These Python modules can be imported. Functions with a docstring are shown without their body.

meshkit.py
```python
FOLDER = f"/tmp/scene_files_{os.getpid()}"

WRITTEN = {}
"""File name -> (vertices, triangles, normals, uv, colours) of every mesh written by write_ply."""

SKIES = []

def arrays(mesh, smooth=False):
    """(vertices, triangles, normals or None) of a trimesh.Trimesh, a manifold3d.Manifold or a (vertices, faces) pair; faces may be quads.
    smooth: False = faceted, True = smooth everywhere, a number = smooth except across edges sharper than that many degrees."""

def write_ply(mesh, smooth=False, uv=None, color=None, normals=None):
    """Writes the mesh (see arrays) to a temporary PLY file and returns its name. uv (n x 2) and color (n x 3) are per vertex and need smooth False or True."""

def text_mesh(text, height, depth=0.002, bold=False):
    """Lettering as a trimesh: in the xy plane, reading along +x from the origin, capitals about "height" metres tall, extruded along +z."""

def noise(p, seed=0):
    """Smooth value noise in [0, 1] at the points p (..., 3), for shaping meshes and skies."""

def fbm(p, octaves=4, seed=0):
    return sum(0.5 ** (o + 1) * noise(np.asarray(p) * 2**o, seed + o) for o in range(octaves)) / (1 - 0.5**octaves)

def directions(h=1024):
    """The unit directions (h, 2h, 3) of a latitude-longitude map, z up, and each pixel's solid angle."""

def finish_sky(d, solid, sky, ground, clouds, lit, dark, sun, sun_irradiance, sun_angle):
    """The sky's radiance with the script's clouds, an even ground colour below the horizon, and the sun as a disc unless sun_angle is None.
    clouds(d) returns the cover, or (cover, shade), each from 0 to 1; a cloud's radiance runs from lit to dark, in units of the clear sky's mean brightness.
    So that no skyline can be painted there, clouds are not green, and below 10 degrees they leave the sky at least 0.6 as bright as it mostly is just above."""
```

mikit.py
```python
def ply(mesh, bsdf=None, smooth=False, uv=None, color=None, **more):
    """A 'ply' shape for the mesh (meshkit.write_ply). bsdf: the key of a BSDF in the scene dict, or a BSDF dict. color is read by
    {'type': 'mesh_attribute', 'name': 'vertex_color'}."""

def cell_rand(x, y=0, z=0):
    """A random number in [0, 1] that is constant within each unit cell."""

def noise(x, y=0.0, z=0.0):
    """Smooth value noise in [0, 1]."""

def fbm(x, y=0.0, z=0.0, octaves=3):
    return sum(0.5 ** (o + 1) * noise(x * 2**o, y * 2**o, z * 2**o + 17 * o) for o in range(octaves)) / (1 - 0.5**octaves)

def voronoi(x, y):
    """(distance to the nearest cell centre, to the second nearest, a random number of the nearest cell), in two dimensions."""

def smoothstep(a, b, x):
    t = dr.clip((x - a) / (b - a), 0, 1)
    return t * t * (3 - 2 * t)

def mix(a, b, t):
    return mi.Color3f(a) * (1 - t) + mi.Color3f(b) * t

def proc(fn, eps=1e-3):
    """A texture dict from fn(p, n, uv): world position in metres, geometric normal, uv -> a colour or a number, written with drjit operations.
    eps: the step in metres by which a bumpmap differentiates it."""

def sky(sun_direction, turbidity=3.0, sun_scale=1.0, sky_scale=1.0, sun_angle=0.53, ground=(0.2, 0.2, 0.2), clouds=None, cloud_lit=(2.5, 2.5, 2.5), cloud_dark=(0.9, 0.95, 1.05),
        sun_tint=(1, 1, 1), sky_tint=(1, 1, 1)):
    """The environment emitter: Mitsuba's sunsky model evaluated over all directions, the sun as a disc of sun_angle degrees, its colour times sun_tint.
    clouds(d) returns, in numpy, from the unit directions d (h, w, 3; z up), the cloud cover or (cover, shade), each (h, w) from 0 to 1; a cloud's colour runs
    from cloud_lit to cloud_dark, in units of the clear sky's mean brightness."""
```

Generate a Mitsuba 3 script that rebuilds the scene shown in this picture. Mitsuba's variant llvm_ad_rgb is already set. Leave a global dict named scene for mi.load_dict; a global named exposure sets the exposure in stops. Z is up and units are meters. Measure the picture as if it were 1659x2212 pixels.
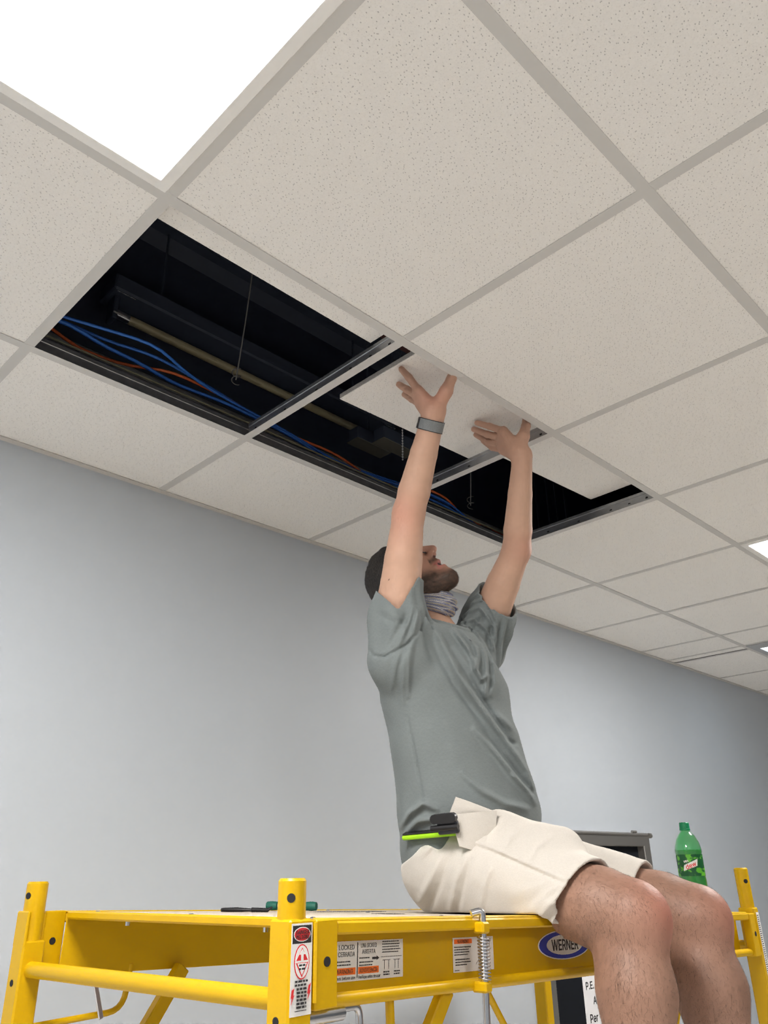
import math
import numpy as np, trimesh, mitsuba as mi, drjit as dr
import mikit, meshkit
from mikit import noise, fbm, voronoi, cell_rand, smoothstep, mix
from scipy.spatial import cKDTree

T = mi.ScalarTransform4f
scene, labels = {}, {}
rng = np.random.default_rng(7)
# ------------------------------------------------------------------ camera, lights, exposure
EYE = 1.635                     # height of the lens above the floor
CEIL = EYE + 1.1084             # underside of the ceiling grid
yaw, pitch, roll = 0.781126, 0.429564, -0.018115
F = np.array([math.cos(pitch) * math.cos(yaw), math.cos(pitch) * math.sin(yaw), math.sin(pitch)])
Rt = np.cross(F, [0, 0, 1]); Rt /= np.linalg.norm(Rt); Up = np.cross(Rt, F)
UPV = -Rt * math.sin(roll) + Up * math.cos(roll)
scene['camera'] = {'type': 'perspective', 'fov': math.degrees(2 * math.atan(829.5 / 1698.25)), 'fov_axis': 'x', 'near_clip': 0.05, 'far_clip': 60,
                   'to_world': T().look_at(origin=[0, 0, EYE], target=list(np.array([0, 0, EYE]) + F), up=list(UPV))}
exposure = 2.25
PANEL = 9.5                     # radiance of the lit ceiling panels
scene['air_light'] = {'type': 'constant', 'radiance': {'type': 'rgb', 'value': [0.002, 0.002, 0.002]}}


# ------------------------------------------------------------------ helpers
def M(name, col=(.5, .5, .5), rough=.5, metal=0., spec=.5, tex=None, bump=None, bscale=.001, rtex=None, **kw):
    b = {'type': 'principled', 'base_color': tex if tex else {'type': 'rgb', 'value': list(col)}, 'roughness': rtex if rtex else rough, 'metallic': metal, 'specular': spec, **kw}
    if bump:
        b = {'type': 'bumpmap', 'arbitrary': bump, 'scale': bscale, 'b': b}
    scene[name] = {'type': 'twosided', 'b': b} if kw.get('spec_trans') is None else b
    return name


counts = {}


def key_of(k):
    n = counts.get(k, 0); counts[k] = n + 1
    return k if n == 0 else f'{k}_{n:03d}'


def thing(name, label, cat, group=None, kind=None):
    k = key_of(name); labels[k] = {'label': label, 'category': cat}
    if group: labels[k]['group'] = group
    if kind: labels[k]['kind'] = kind
    return k


def put(k, mesh, mat, smooth=False, label=None, kind=None, **kw):
    k = key_of(k)
    scene[k] = mikit.ply(mesh, mat, smooth=smooth, **kw)
    if label or kind:
        labels[k] = {}
        if label: labels[k]['label'] = label
        if kind: labels[k]['kind'] = kind
    return k


def struct(k, mesh, mat, **kw):
    k = put(k, mesh, mat, **kw); labels[k] = {'kind': 'structure'}
    return k


def cat(*ms):
    out = []
    for m in ms:
        out += m if isinstance(m, (list, tuple)) else [m]
    return trimesh.util.concatenate(out)


def box(lo, hi):
    lo, hi = np.array(lo, float), np.array(hi, float)
    return trimesh.creation.box(extents=hi - lo, transform=trimesh.transformations.translation_matrix((lo + hi) / 2))


def cbox(lo, hi, c=.002):
    """box with chamfered edges"""
    lo, hi = np.minimum(lo, hi).astype(float), np.maximum(lo, hi).astype(float)
    c = min(c, (hi - lo).min() * .4)
    pts = []
    for a in (0, 1):
        for b in (0, 1):
            for d in (0, 1):
                corner = np.where([a, b, d], hi, lo); s = np.where([a, b, d], -1., 1.)
                for ax in range(3):
                    q = corner + s * c; q[ax] = corner[ax]; pts.append(q)
    return trimesh.convex.convex_hull(np.array(pts))


def tube(pts, r, n=10, caps=True, spline=0):
    """round tube along a polyline; r a number or one per point"""
    p = np.array(pts, float)
    if spline:
        from scipy.interpolate import CubicSpline
        s = np.r_[0, np.cumsum(np.linalg.norm(np.diff(p, axis=0), axis=1))]
        p = CubicSpline(s, p)(np.linspace(0, s[-1], spline))
    r = np.broadcast_to(r, len(p)) if np.ndim(r) == 0 else np.interp(np.linspace(0, 1, len(p)), np.linspace(0, 1, len(r)), r)
    t = np.gradient(p, axis=0); t /= np.linalg.norm(t, axis=1, keepdims=True)
    a = np.cross(t[0], [0, 0, 1.] if abs(t[0][2]) < .9 else [1., 0, 0]); a /= np.linalg.norm(a)
    ang = np.arange(n) * 2 * np.pi / n; V = []
    for i in range(len(p)):
        a = a - t[i] * (a @ t[i]); a /= np.linalg.norm(a); b = np.cross(t[i], a)
        V.append(p[i] + r[i] * (np.cos(ang)[:, None] * a + np.sin(ang)[:, None] * b))
    V = np.vstack(V); Fc = []
    j = np.arange(n); k = (j + 1) % n
    for i in range(len(p) - 1):
        Fc.append(np.stack([i * n + j, i * n + k, (i + 1) * n + k], 1)); Fc.append(np.stack([i * n + j, (i + 1) * n + k, (i + 1) * n + j], 1))
    if caps:
        V = np.vstack([V, p[:1], p[-1:]]); c0 = len(V) - 2; L = (len(p) - 1) * n
        Fc.append(np.stack([j * 0 + c0, k, j], 1)); Fc.append(np.stack([j * 0 + c0 + 1, L + j, L + k], 1))
    return trimesh.Trimesh(V, np.vstack(Fc), process=False)


def bend(pts, rad, seg=6):
    """polyline with rounded corners"""
    p = [np.array(q, float) for q in pts]; out = [p[0]]
    for a, b, c in zip(p, p[1:], p[2:]):
        u, v = (a - b) / np.linalg.norm(a - b), (c - b) / np.linalg.norm(c - b)
        s, e = b + u * rad, b + v * rad
        for t in np.linspace(0, 1, seg):
            out.append((1 - t) ** 2 * s + 2 * t * (1 - t) * b + t * t * e)
    return out + [p[-1]]


def lathe(profile, n=32):
    return trimesh.creation.revolve(np.array(profile, float), sections=n)


def move(m, mat):
    m = m.copy(); m.apply_transform(mat); return m


def frame(o, x, y, z):
    A = np.eye(4); A[:3, 0], A[:3, 1], A[:3, 2], A[:3, 3] = x, y, z, o
    return A


def rgb(r, g, b):
    """sRGB 0-255 to linear"""
    c = np.array([r, g, b]) / 255.
    return tuple(float(v) for v in np.where(c < .04045, c / 12.92, ((c + .055) / 1.055) ** 2.4))


# ------------------------------------------------------------------ materials
def tile_tex(p, n, uv):
    d1, _, w1 = voronoi(p.x * 105, p.y * 150)
    d2, _, w2 = voronoi(p.x * 230 + 9.3, p.y * 260 + 4.1)
    up = smoothstep(0.5, 0.9, dr.abs(n.z))
    pit = (1 - smoothstep(0.07, 0.17, d1)) * smoothstep(0.35, 0.45, w1) * 0.42 + (1 - smoothstep(0.16, 0.3, d2)) * smoothstep(0.5, 0.6, w2) * 0.07
    f = fbm(p.x * 400, p.y * 400, p.z * 400, octaves=2)
    return mix((0.83, 0.812, 0.78), (0.78, 0.762, 0.73), f) * (1 - pit * up)


def tile_edge(p, n, uv):
    f = fbm(p.x * 500, p.y * 500, p.z * 500, octaves=2)
    return mix((0.33, 0.33, 0.32), (0.62, 0.60, 0.57), f)


M('m_tile', rough=.95, spec=.1, tex=mikit.proc(tile_tex))
M('m_tile_core', rough=.95, spec=.1, tex=mikit.proc(tile_edge))
M('m_grid', (0.565, 0.555, 0.535), .55, spec=.3)
M('m_galv', rough=.42, metal=.85, tex=mikit.proc(lambda p, n, uv: mix((.30, .31, .32), (.50, .51, .52), fbm(p.x * 40, p.y * 40, p.z * 40))))
M('m_wall', rough=.5, spec=.35, tex=mikit.proc(lambda p, n, uv: mix((.485, .525, .57), (.50, .54, .585), fbm(p.x * 3, p.y * 3, p.z * 3))),
  bump=mikit.proc(lambda p, n, uv: fbm(p.x * 130, p.y * 130, p.z * 130, octaves=2), eps=2e-3), bscale=.0005)
M('m_floor', rough=.35, tex=mikit.proc(lambda p, n, uv: mix((.66, .63, .59), (.72, .69, .65), fbm(p.x * 5, p.y * 5))))
M('m_trim', (.56, .54, .51), .5, spec=.3)
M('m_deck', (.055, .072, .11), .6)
M('m_joist', (.17, .09, .09), .6)
M('m_white', (.78, .77, .75), .45)
M('m_black', (.012, .012, .014), .4)
M('m_print', (.02, .02, .022), .6)
M('m_label', (.74, .73, .71), .45)
M('m_red', (.62, .03, .035), .45)
M('m_orange', (.80, .16, .02), .45)
M('m_blue', (.03, .05, .42), .45)
M('m_slot', (.01, .01, .012), .8)
def yellow_tex(p, n, uv):
    return mix((.60, .36, .002), (.55, .33, .002), fbm(p.x * 14, p.y * 14, p.z * 14))


M('m_yellow', rough=.32, spec=.35, tex=mikit.proc(yellow_tex))
M('m_chrome', (.62, .63, .66), .22, metal=1.)
M('m_ply', rough=.8, spec=.2, tex=mikit.proc(lambda p, n, uv: mix((.30, .255, .20), (.44, .39, .33), fbm(p.x * 9, p.y * 90, p.z * 5))))
M('m_alu', (.33, .32, .30), .4, metal=.8)
M('m_felt', (.012, .014, .018), .9, spec=.1)
M('m_paper', (.80, .80, .82), .8, spec=.2)
M('m_conduit', (.46, .46, .45), .38, metal=.25)
M('m_cable_blue', (.045, .20, .68), .4)
M('m_cable_orange', (.80, .18, .05), .45)
M('m_green_grip', (.01, .12, .085), .5)
M('m_navy', (.02, .022, .04), .7)
M('m_clip', (.03, .032, .045), .5)
M('m_emit_back', (.8, .8, .8), .6)

# ------------------------------------------------------------------ room shell
XL, XR, YF, YB = -3.4, 9.6, -4.2, 2.083
GX, GY, PI_ = -0.1327, 1.6166, 0.6096   # ceiling grid: line P at GX + P*PI_, line W at GY - W*PI_
gx = lambda p: GX + PI_ * p
gy = lambda w: GY - PI_ * w
TOP = CEIL + 0.95
struct('floor', box((XL, YF, -.1), (XR, YB, 0)), 'm_floor')
struct('wall_back', box((XL, YB, 0), (XR, YB + .1, CEIL + .03)), 'm_wall')
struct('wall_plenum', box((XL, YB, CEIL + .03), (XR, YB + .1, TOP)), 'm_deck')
struct('wall_front', box((XL, YF - .1, 0), (XR, YF, TOP)), 'm_wall')
struct('wall_left', box((XL - .1, YF, 0), (XL, YB, TOP)), 'm_wall')
struct('wall_right', box((XR, YF, 0), (XR + .1, YB, TOP)), 'm_wall')
struct('baseboard_back', box((XL, YB - .012, 0), (XR, YB, .1)), 'm_black')
# wall angle that carries the edge of the ceiling
ang = cat(box((XL, YB - .022, CEIL - .0015), (XR, YB, CEIL)), box((XL, YB - .0015, CEIL - .0015), (XR, YB, CEIL + .022)))
struct('trim_1', ang, 'm_trim')
struct('trim_2', box((XL, YF, CEIL - .0015), (XR, YF + .022, CEIL)), 'm_trim')
# corrugated roof deck over the plenum
xs, prof = [], []
yy = np.arange(YF, YB + .001, .0381)
pts = [(y, TOP - .05 + (.038 if (i // 2) % 2 else 0)) for i, y in enumerate(yy)]
pl = np.array(pts)
V = np.vstack([np.c_[np.full(len(pl), XL), pl], np.c_[np.full(len(pl), XR), pl]]); n_ = len(pl)
Fq = np.array([[i, i + 1, n_ + i + 1, n_ + i] for i in range(n_ - 1)])
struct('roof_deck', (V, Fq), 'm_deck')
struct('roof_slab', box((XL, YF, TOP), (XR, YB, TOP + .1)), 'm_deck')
# steel joists that run along the wall
for i, (y, z) in enumerate([(1.02, TOP - .19), (1.36, TOP - .13), (.45, TOP - .19), (1.75, TOP - .12)]):
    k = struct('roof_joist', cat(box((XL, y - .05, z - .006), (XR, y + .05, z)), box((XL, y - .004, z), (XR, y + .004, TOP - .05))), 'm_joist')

# ------------------------------------------------------------------ suspended ceiling: tees and tiles (children of the structure "ceiling")
labels['ceiling'] = {'kind': 'structure'}
P0, P1, W1 = -5, 15, 9           # cells
FW, FT = .0119, .0009            # half flange, flange thickness
JOINT = 7.5                      # two layouts of the grid meet here


def web(a, b, z0=CEIL + FT):
    """upright web of a tee between two points (along x or y)"""
    a, b = np.array(a, float), np.array(b, float)
    if abs(a[0] - b[0]) > abs(a[1] - b[1]):
        return cat(box((a[0], a[1] - .0008, z0), (b[0], a[1] + .0008, z0 + .030)), cbox((a[0], a[1] - .003, z0 + .029), (b[0], a[1] + .003, z0 + .040), .001))
    return cat(box((a[0] - .0008, b[1], z0), (a[0] + .0008, a[1], z0 + .030)), cbox((a[0] - .003, b[1], z0 + .029), (a[0] + .003, a[1], z0 + .040), .001))


seams = [(-5, 5.52), (5.52, 15.6)]
for w in range(0, W1 + 1):
    for a, b in seams:
        y = gy(w); x0, x1 = max(gx(a), XL) + .0004, min(gx(b), XR) - .0004
        k = put('ceiling__main_tee', box((x0, y - FW, CEIL), (x1, y + FW, CEIL + FT)), 'm_grid')
        put(k + '__web', web((x0, y), (x1, y)), 'm_galv')
lines = list(range(-5, 8)) + [JOINT] + [7.67 + i for i in range(0, 8)]
FIX = {(0, 1): 'lit', (5, 1): 'lit', (0, 5): 'lit', (-4, 1): 'lit', (7.67, 0): 'blue'}
OPEN = {(1, 0), (2, 0), (3, 0)}
for p in lines:
    if not XL < gx(p) < XR: continue
    for w in range(-1, W1 + 1):
        ya = YB - .001 if w == -1 else gy(w) - FW
        yb = gy(w + 1) + FW
        if yb < YF: continue
        dz = .0003
        k = put('ceiling__cross_tee', box((gx(p) - FW, yb, CEIL + dz), (gx(p) + FW, ya, CEIL + dz + FT)), 'm_grid')
        if w == 0 and p in (1, 2, 3, 4):
            x = gx(p)
            put(k + '__web', web((x, ya - .002), (x, yb + .002)), 'm_galv')
            sl = []
            for f_, hh in ((.05, .006), (.16, .004), (.28, .005), (.5, .004), (.72, .005), (.94, .004)):
                yc = yb + (ya - yb) * f_
                sl.append(box((x - .0011, yc - .004, CEIL + .015 - hh / 2), (x + .0011, yc + .004, CEIL + .015 + hh / 2)))
            put(k + '__slot', cat(sl), 'm_slot')
        elif w <= 1:
            put(k + '__web', web((gx(p), ya - .002), (gx(p), yb + .002)), 'm_galv')


def tile_mesh(x0, y0, x1, y1, z, th=.016):
    return cbox((x0, y0, z), (x1, y1, z + th), .0012)


G = .0035
for a, b in zip(lines, lines[1:]):
    for w in range(-1, W1):
        if (a, w) in OPEN or (a, w) in FIX or a == JOINT and w == 0: continue
        x0, x1 = gx(a) + G, gx(b) - G
        y1 = YB - .006 if w == -1 else gy(w) - G
        y0 = gy(w + 1) + G
        if x1 < XL or x0 > XR or y1 < YF: continue
        x0, x1, y0 = max(x0, XL + .004), min(x1, XR - .004), max(y0, YF + .004)
        z = CEIL + .0014 + (.0006 if (int(a * 7) + w * 3) % 5 == 0 else 0)
        if a == JOINT and w == -1:
            x1 -= .012; z += .002
        put('ceiling__tile', tile_mesh(x0, y0, x1, y1, z), 'm_tile')

# the three tiles pushed up out of the opening: each can be lifted away
def loose_tile(corner, ex, ey, label):
    """a tile lifted off the grid: bottom corner, its two edge vectors"""
    ex, ey, o = np.array(ex, float), np.array(ey, float), np.array(corner, float)
    nz = np.cross(ex, ey); nz /= np.linalg.norm(nz)
    A = frame(o, ex / np.linalg.norm(ex), ey / np.linalg.norm(ey), nz)
    L1, L2 = np.linalg.norm(ex), np.linalg.norm(ey)
    k = thing('ceiling_tile', label, 'ceiling tile')
    put(k + '__face', move(cbox((0, 0, 0), (L1, L2, .003), .0012), A), 'm_tile')
    put(k + '__core', move(cbox((.0004, .0004, .003), (L1 - .0004, L2 - .0004, .016), .001), A), 'm_tile_core')


TZ = CEIL
loose_tile((gx(1) + .004, 1.105 - .598, TZ + .043), (.598, 0, 0), (0, .598, .001), 'ceiling tile pushed aside above the left end of the opening, only a strip showing')
loose_tile((gx(2.165), 1.337 - .598, TZ + .043), (.597, 0, .022), (0, .598, 0), 'ceiling tile held up in the middle of the opening by both hands')
loose_tile((gx(2.99), 1.262 - .598, TZ + .060), (.597, -.012, .016), (.012, .598, 0), 'ceiling tile pushed aside above the right end of the opening, behind the left arm')


# ------------------------------------------------------------------ ceiling lights
def light(a, w, how, label, group=None):
    b = a + 1
    x0, x1, y0, y1 = gx(a) + .010, gx(b) - .010, gy(w + 1) + .010, gy(w) - .010
    if how == 'blue':
        x0 = gx(JOINT) + .014
    k = thing('ceiling_light', label, 'ceiling light', group)
    fw = .022 if how == 'lit' else .10
    fy = .022 if how == 'lit' else .036
    zf = CEIL - .004
    rails = [cbox((x0, y0, zf), (x1, y0 + fy, CEIL + .012), .0015), cbox((x0, y1 - fy, zf), (x1, y1, CEIL + .012), .0015),
             cbox((x0, y0, zf), (x0 + fw, y1, CEIL + .012), .0015), cbox((x1 - fw, y0, zf), (x1, y1, CEIL + .012), .0015)]
    put(k + '__frame', cat(rails), 'm_white' if how == 'lit' else 'm_bluefix')
    z = CEIL - .001
    xa, xb, ya, yb = x0 + fw * .95, x1 - fw * .95, y0 + fy * .95, y1 - fy * .95
    d = (np.array([[xa, ya, z], [xb, ya, z], [xb, yb, z], [xa, yb, z]]), np.array([[0, 2, 1], [0, 3, 2]]))
    e = [PANEL * c for c in (1.0, .965, .93)] if how == 'lit' else [.42, .50, .56]
    scene[k + '__diffuser'] = mikit.ply(trimesh.Trimesh(*d, process=False), 'm_emit_back', emitter={'type': 'area', 'radiance': {'type': 'rgb', 'value': e}})
    put(k + '__housing', cbox((x0 + .004, y0 + .004, CEIL + .004), (x1 - .004, y1 - .004, CEIL + .07), .004), 'm_galv')


M('m_bluefix', (.40, .41, .42), .5)
LIGHT_LABEL = {(0, 5): 'glowing white ceiling panel behind the viewer', (-4, 1): 'glowing white ceiling panel to the left of the view, along the wall', (0, 1): 'large glowing white ceiling panel in the top left corner, above the opening', (5, 1): 'small bright white ceiling panel cut off at the right edge of the ceiling',
               (7.67, 0): 'pale blue ceiling fixture with a wide grey frame near the far end of the wall'}
for (a, w), how in FIX.items():
    light(a, w, how, LIGHT_LABEL[(a, w)])

# ------------------------------------------------------------------ above the ceiling: conduits, cables, old lamp, wires
group_c = 'conduits above the ceiling opening'
for i, (y, z, r, x0, x1) in enumerate([(1.700, .085, .0105, -2.6, 5.2), (1.742, .118, .0135, -2.6, 5.2), (1.800, .108, .0105, -2.6, 5.2), (1.836, .21, .0135, -2.6, 5.2), (1.655, .060, .008, -2.6, 5.2)]):
    k = thing('conduit', ['grey steel conduit second from the edge of the opening by the wall', 'grey steel conduit third from the edge of the opening by the wall', 'grey steel conduit under the blue cables',
                          'thick grey steel conduit behind the blue cables', 'thin grey steel conduit nearest the edge of the opening by the wall'][i], 'conduit')
    p = [(x0, y, CEIL + z), (x1, y, CEIL + z)]
    put(k + '__pipe', tube(p, r, 14), 'm_conduit', smooth=40)
    for x in (gx(1) - .35 + .13 * i, gx(3) + .7 - .1 * i):
        put(k + '__coupling', tube([(x, y, CEIL + z), (x + .06, y, CEIL + z)], r * 1.25, 14), 'm_galv', smooth=40)
    for x in (gx(1) - .3, gx(4) + .5):
        put(k + '__strap', cat(box((x, y - .0015, CEIL + z + r), (x + .012, y + .0015, TOP - .05)), tube([(x, y, CEIL + z), (x + .012, y, CEIL + z)], r * 1.08, 12)), 'm_deck')


def cable(pts, z, r, mat, label, catg='cable', wob=.0):
    p = np.array([(a, b, CEIL + z + wob * math.sin(i * 1.7)) for i, (a, b) in enumerate(pts)])
    p = np.vstack([p[0] + [-1.6, .02, 0], p[0] + [-.5, .0, 0], p, p[-1] + [.5, .03, 0], p[-1] + [2.2, .05, 0]])
    k = thing(catg, label, 'cable')
    scene[k] = mikit.ply(tube(p, r, 8, spline=150), mat, smooth=True)


B1 = [(.478, 1.683), (.562, 1.663), (.683, 1.633), (.794, 1.619), (.865, 1.645), (.96, 1.678), (1.195, 1.713), (1.357, 1.734), (1.587, 1.768), (1.837, 1.747), (1.983, 1.722), (2.385, 1.804), (2.533, 1.823)]
B2 = [(.481, 1.681), (.559, 1.661), (.671, 1.679), (.78, 1.687), (.889, 1.705), (1.035, 1.696), (1.179, 1.701), (1.345, 1.718), (1.539, 1.762), (1.706, 1.756), (1.986, 1.726), (2.413, 1.78)]
B3 = [(.501, 1.719), (.592, 1.708), (.692, 1.706), (.802, 1.685), (.906, 1.691), (1.219, 1.746), (1.412, 1.779), (1.651, 1.792), (1.835, 1.768), (2.048, 1.756), (2.456, 1.835)]
O1 = [(.521, 1.733), (.567, 1.745), (.634, 1.769), (.7, 1.772), (.808, 1.743), (.862, 1.713), (.974, 1.702), (1.168, 1.724), (1.367, 1.748), (1.483, 1.744), (1.655, 1.772), (1.739, 1.79), (1.84, 1.762), (1.975, 1.714), (2.073, 1.72), (2.24, 1.78), (2.384, 1.791)]
cable(B1, .160, .0042, 'm_cable_blue', 'blue network cable arching highest over the orange cable', 'network_cable')
cable(B2, .142, .0042, 'm_cable_blue', 'blue network cable lowest in the bundle above the opening', 'network_cable')
cable(B3, .180, .0042, 'm_cable_blue', 'blue network cable in the middle of the bundle', 'network_cable')
cable([(x + .004, y + .016) for x, y in B2], .152, .0040, 'm_cable_blue', 'blue network cable running just behind the lowest one', 'network_cable')
cable(O1, .170, .0042, 'm_cable_orange', 'orange cable crossing the blue network cables', 'orange_cable')
cable([(x, 1.768 + .004 * math.sin(x * 5)) for x in np.linspace(.4, 3.2, 8)], .140, .003, 'm_black', 'thin black cable among the conduits by the wall', 'black_cable')
M('m_cable_pale', (.40, .37, .24), .5)
cable([(x, 1.706 + .003 * math.sin(x * 4 + 1)) for x in np.linspace(.4, 3.2, 8)], .116, .003, 'm_cable_pale', 'thin pale yellow cable among the conduits by the wall', 'pale_cable')

# old unlit fluorescent strip
M('m_oldlamp', rough=.22, spec=.9, tex=mikit.proc(lambda p, n, uv: mix((.62, .56, .36), (.45, .40, .26), fbm(p.x * 8, p.y * 30, p.z * 30))))
lx0, lx1, ly, lz = .805, 1.965, 1.965, CEIL + .485
k = thing('fluorescent_lamp', 'old unlit fluorescent tube on a strip fixture deep in the opening', 'lamp')
put(k + '__tube', tube([(lx0 + .04, ly, lz), (lx1 - .04, ly, lz)], .0145, 16), 'm_oldlamp', smooth=40)
for x0, x1 in ((lx0, lx0 + .05), (lx1 - .05, lx1)):
    put(k + '__end_cap', tube([(x0, ly, lz), (x1, ly, lz)], .0152, 16), 'm_chrome', smooth=40)
    xm = x0 if x0 == lx0 else x1
    put(k + '__lamp_holder', cbox((xm - .012, ly - .025, lz - .035), (xm + .004, ly + .025, lz + .06), .003), 'm_deck')
    put(k + '__lamp_clip', box((xm - .016, ly - .046, lz + .050), (xm + .045, ly - .042, lz + .054)), 'm_white')
    put(k + '__lamp_clip', box((xm - .016, ly - .040, lz - .028), (xm + .030, ly - .037, lz - .024)), 'm_white')
for x in (lx0 + .15, lx1 - .15):
    put(k + '__hanger', tube([(x, ly, lz + .10), (x, ly, TOP - .05)], .004, 8), 'm_deck', smooth=40)
put(k + '__strip', cbox((lx0 - .03, ly - .055, lz + .05), (lx1 + .03, ly + .055, lz + .11), .006), 'm_deck')
M('m_plate', (.10, .10, .085), .6)
for i, (y, z) in enumerate([(1.80, .30), (1.70, .27)]):
    tag = ['small grey cover plate in the opening beside the right forearm, upper one', 'small grey cover plate in the opening beside the right forearm, lower one'][i]
    k = thing('junction_box', tag, 'junction box')
    x = 1.66 + .03 * i
    put(k + '__cover', cbox((x, y - .03, CEIL + z - .004), (x + .17, y + .03, CEIL + z), .002), 'm_plate')
    put(k + '__rod', tube([(x + .08, y, CEIL + z + .045), (x + .08, y, TOP - .05)], .004, 8), 'm_deck', smooth=40)
    put(k + '__box', cbox((x + .005, y - .027, CEIL + z), (x + .165, y + .027, CEIL + z + .05), .003), 'm_deck')


def at_z(px, py, z):
    return None


# hanger wires and chain
M('m_wire', (.16, .16, .16), .45, metal=.6)
for i, (a, b, lab) in enumerate([((.905, 1.345, .62), (1.03, 1.60, .16), 'thin steel hanger wire in the left part of the opening'),
                                 ((1.90, 1.44, .60), (2.10, 1.63, .12), 'thin steel hanger wire in the right part of the opening')]):
    k = thing('hanger_wire', lab, 'wire')
    p = [np.array(a) + [0, 0, CEIL], np.array(b) + [0, 0, CEIL]]
    q = p[1]
    put(k + '__strand', tube([p[0], p[0] * .5 + p[1] * .5 + [.006, 0, 0], q], .0022, 8, spline=12), 'm_wire', smooth=True)
    put(k + '__tie', tube([q + [.012 * math.cos(t), .012 * math.sin(t), -.01 + .004 * t] for t in np.linspace(0, 12, 40)], .0018, 6), 'm_wire', smooth=True)
k = thing('lamp_chain', 'short beaded steel chain hanging in the opening behind the right wrist', 'chain')
c0, c1 = np.array([1.62, 1.515, CEIL + .20]), np.array([1.665, 1.56, CEIL + .125])
bd = trimesh.creation.icosphere(subdivisions=1, radius=.0035)
scene[k] = mikit.ply(cat([move(bd, trimesh.transformations.translation_matrix(c0 + (c1 - c0) * t)) for t in np.linspace(0, 1, 12)] + [tube([c0 + [0, 0, .70], c0, c1], .0008, 5)]), 'm_chrome', smooth=False)

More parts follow.
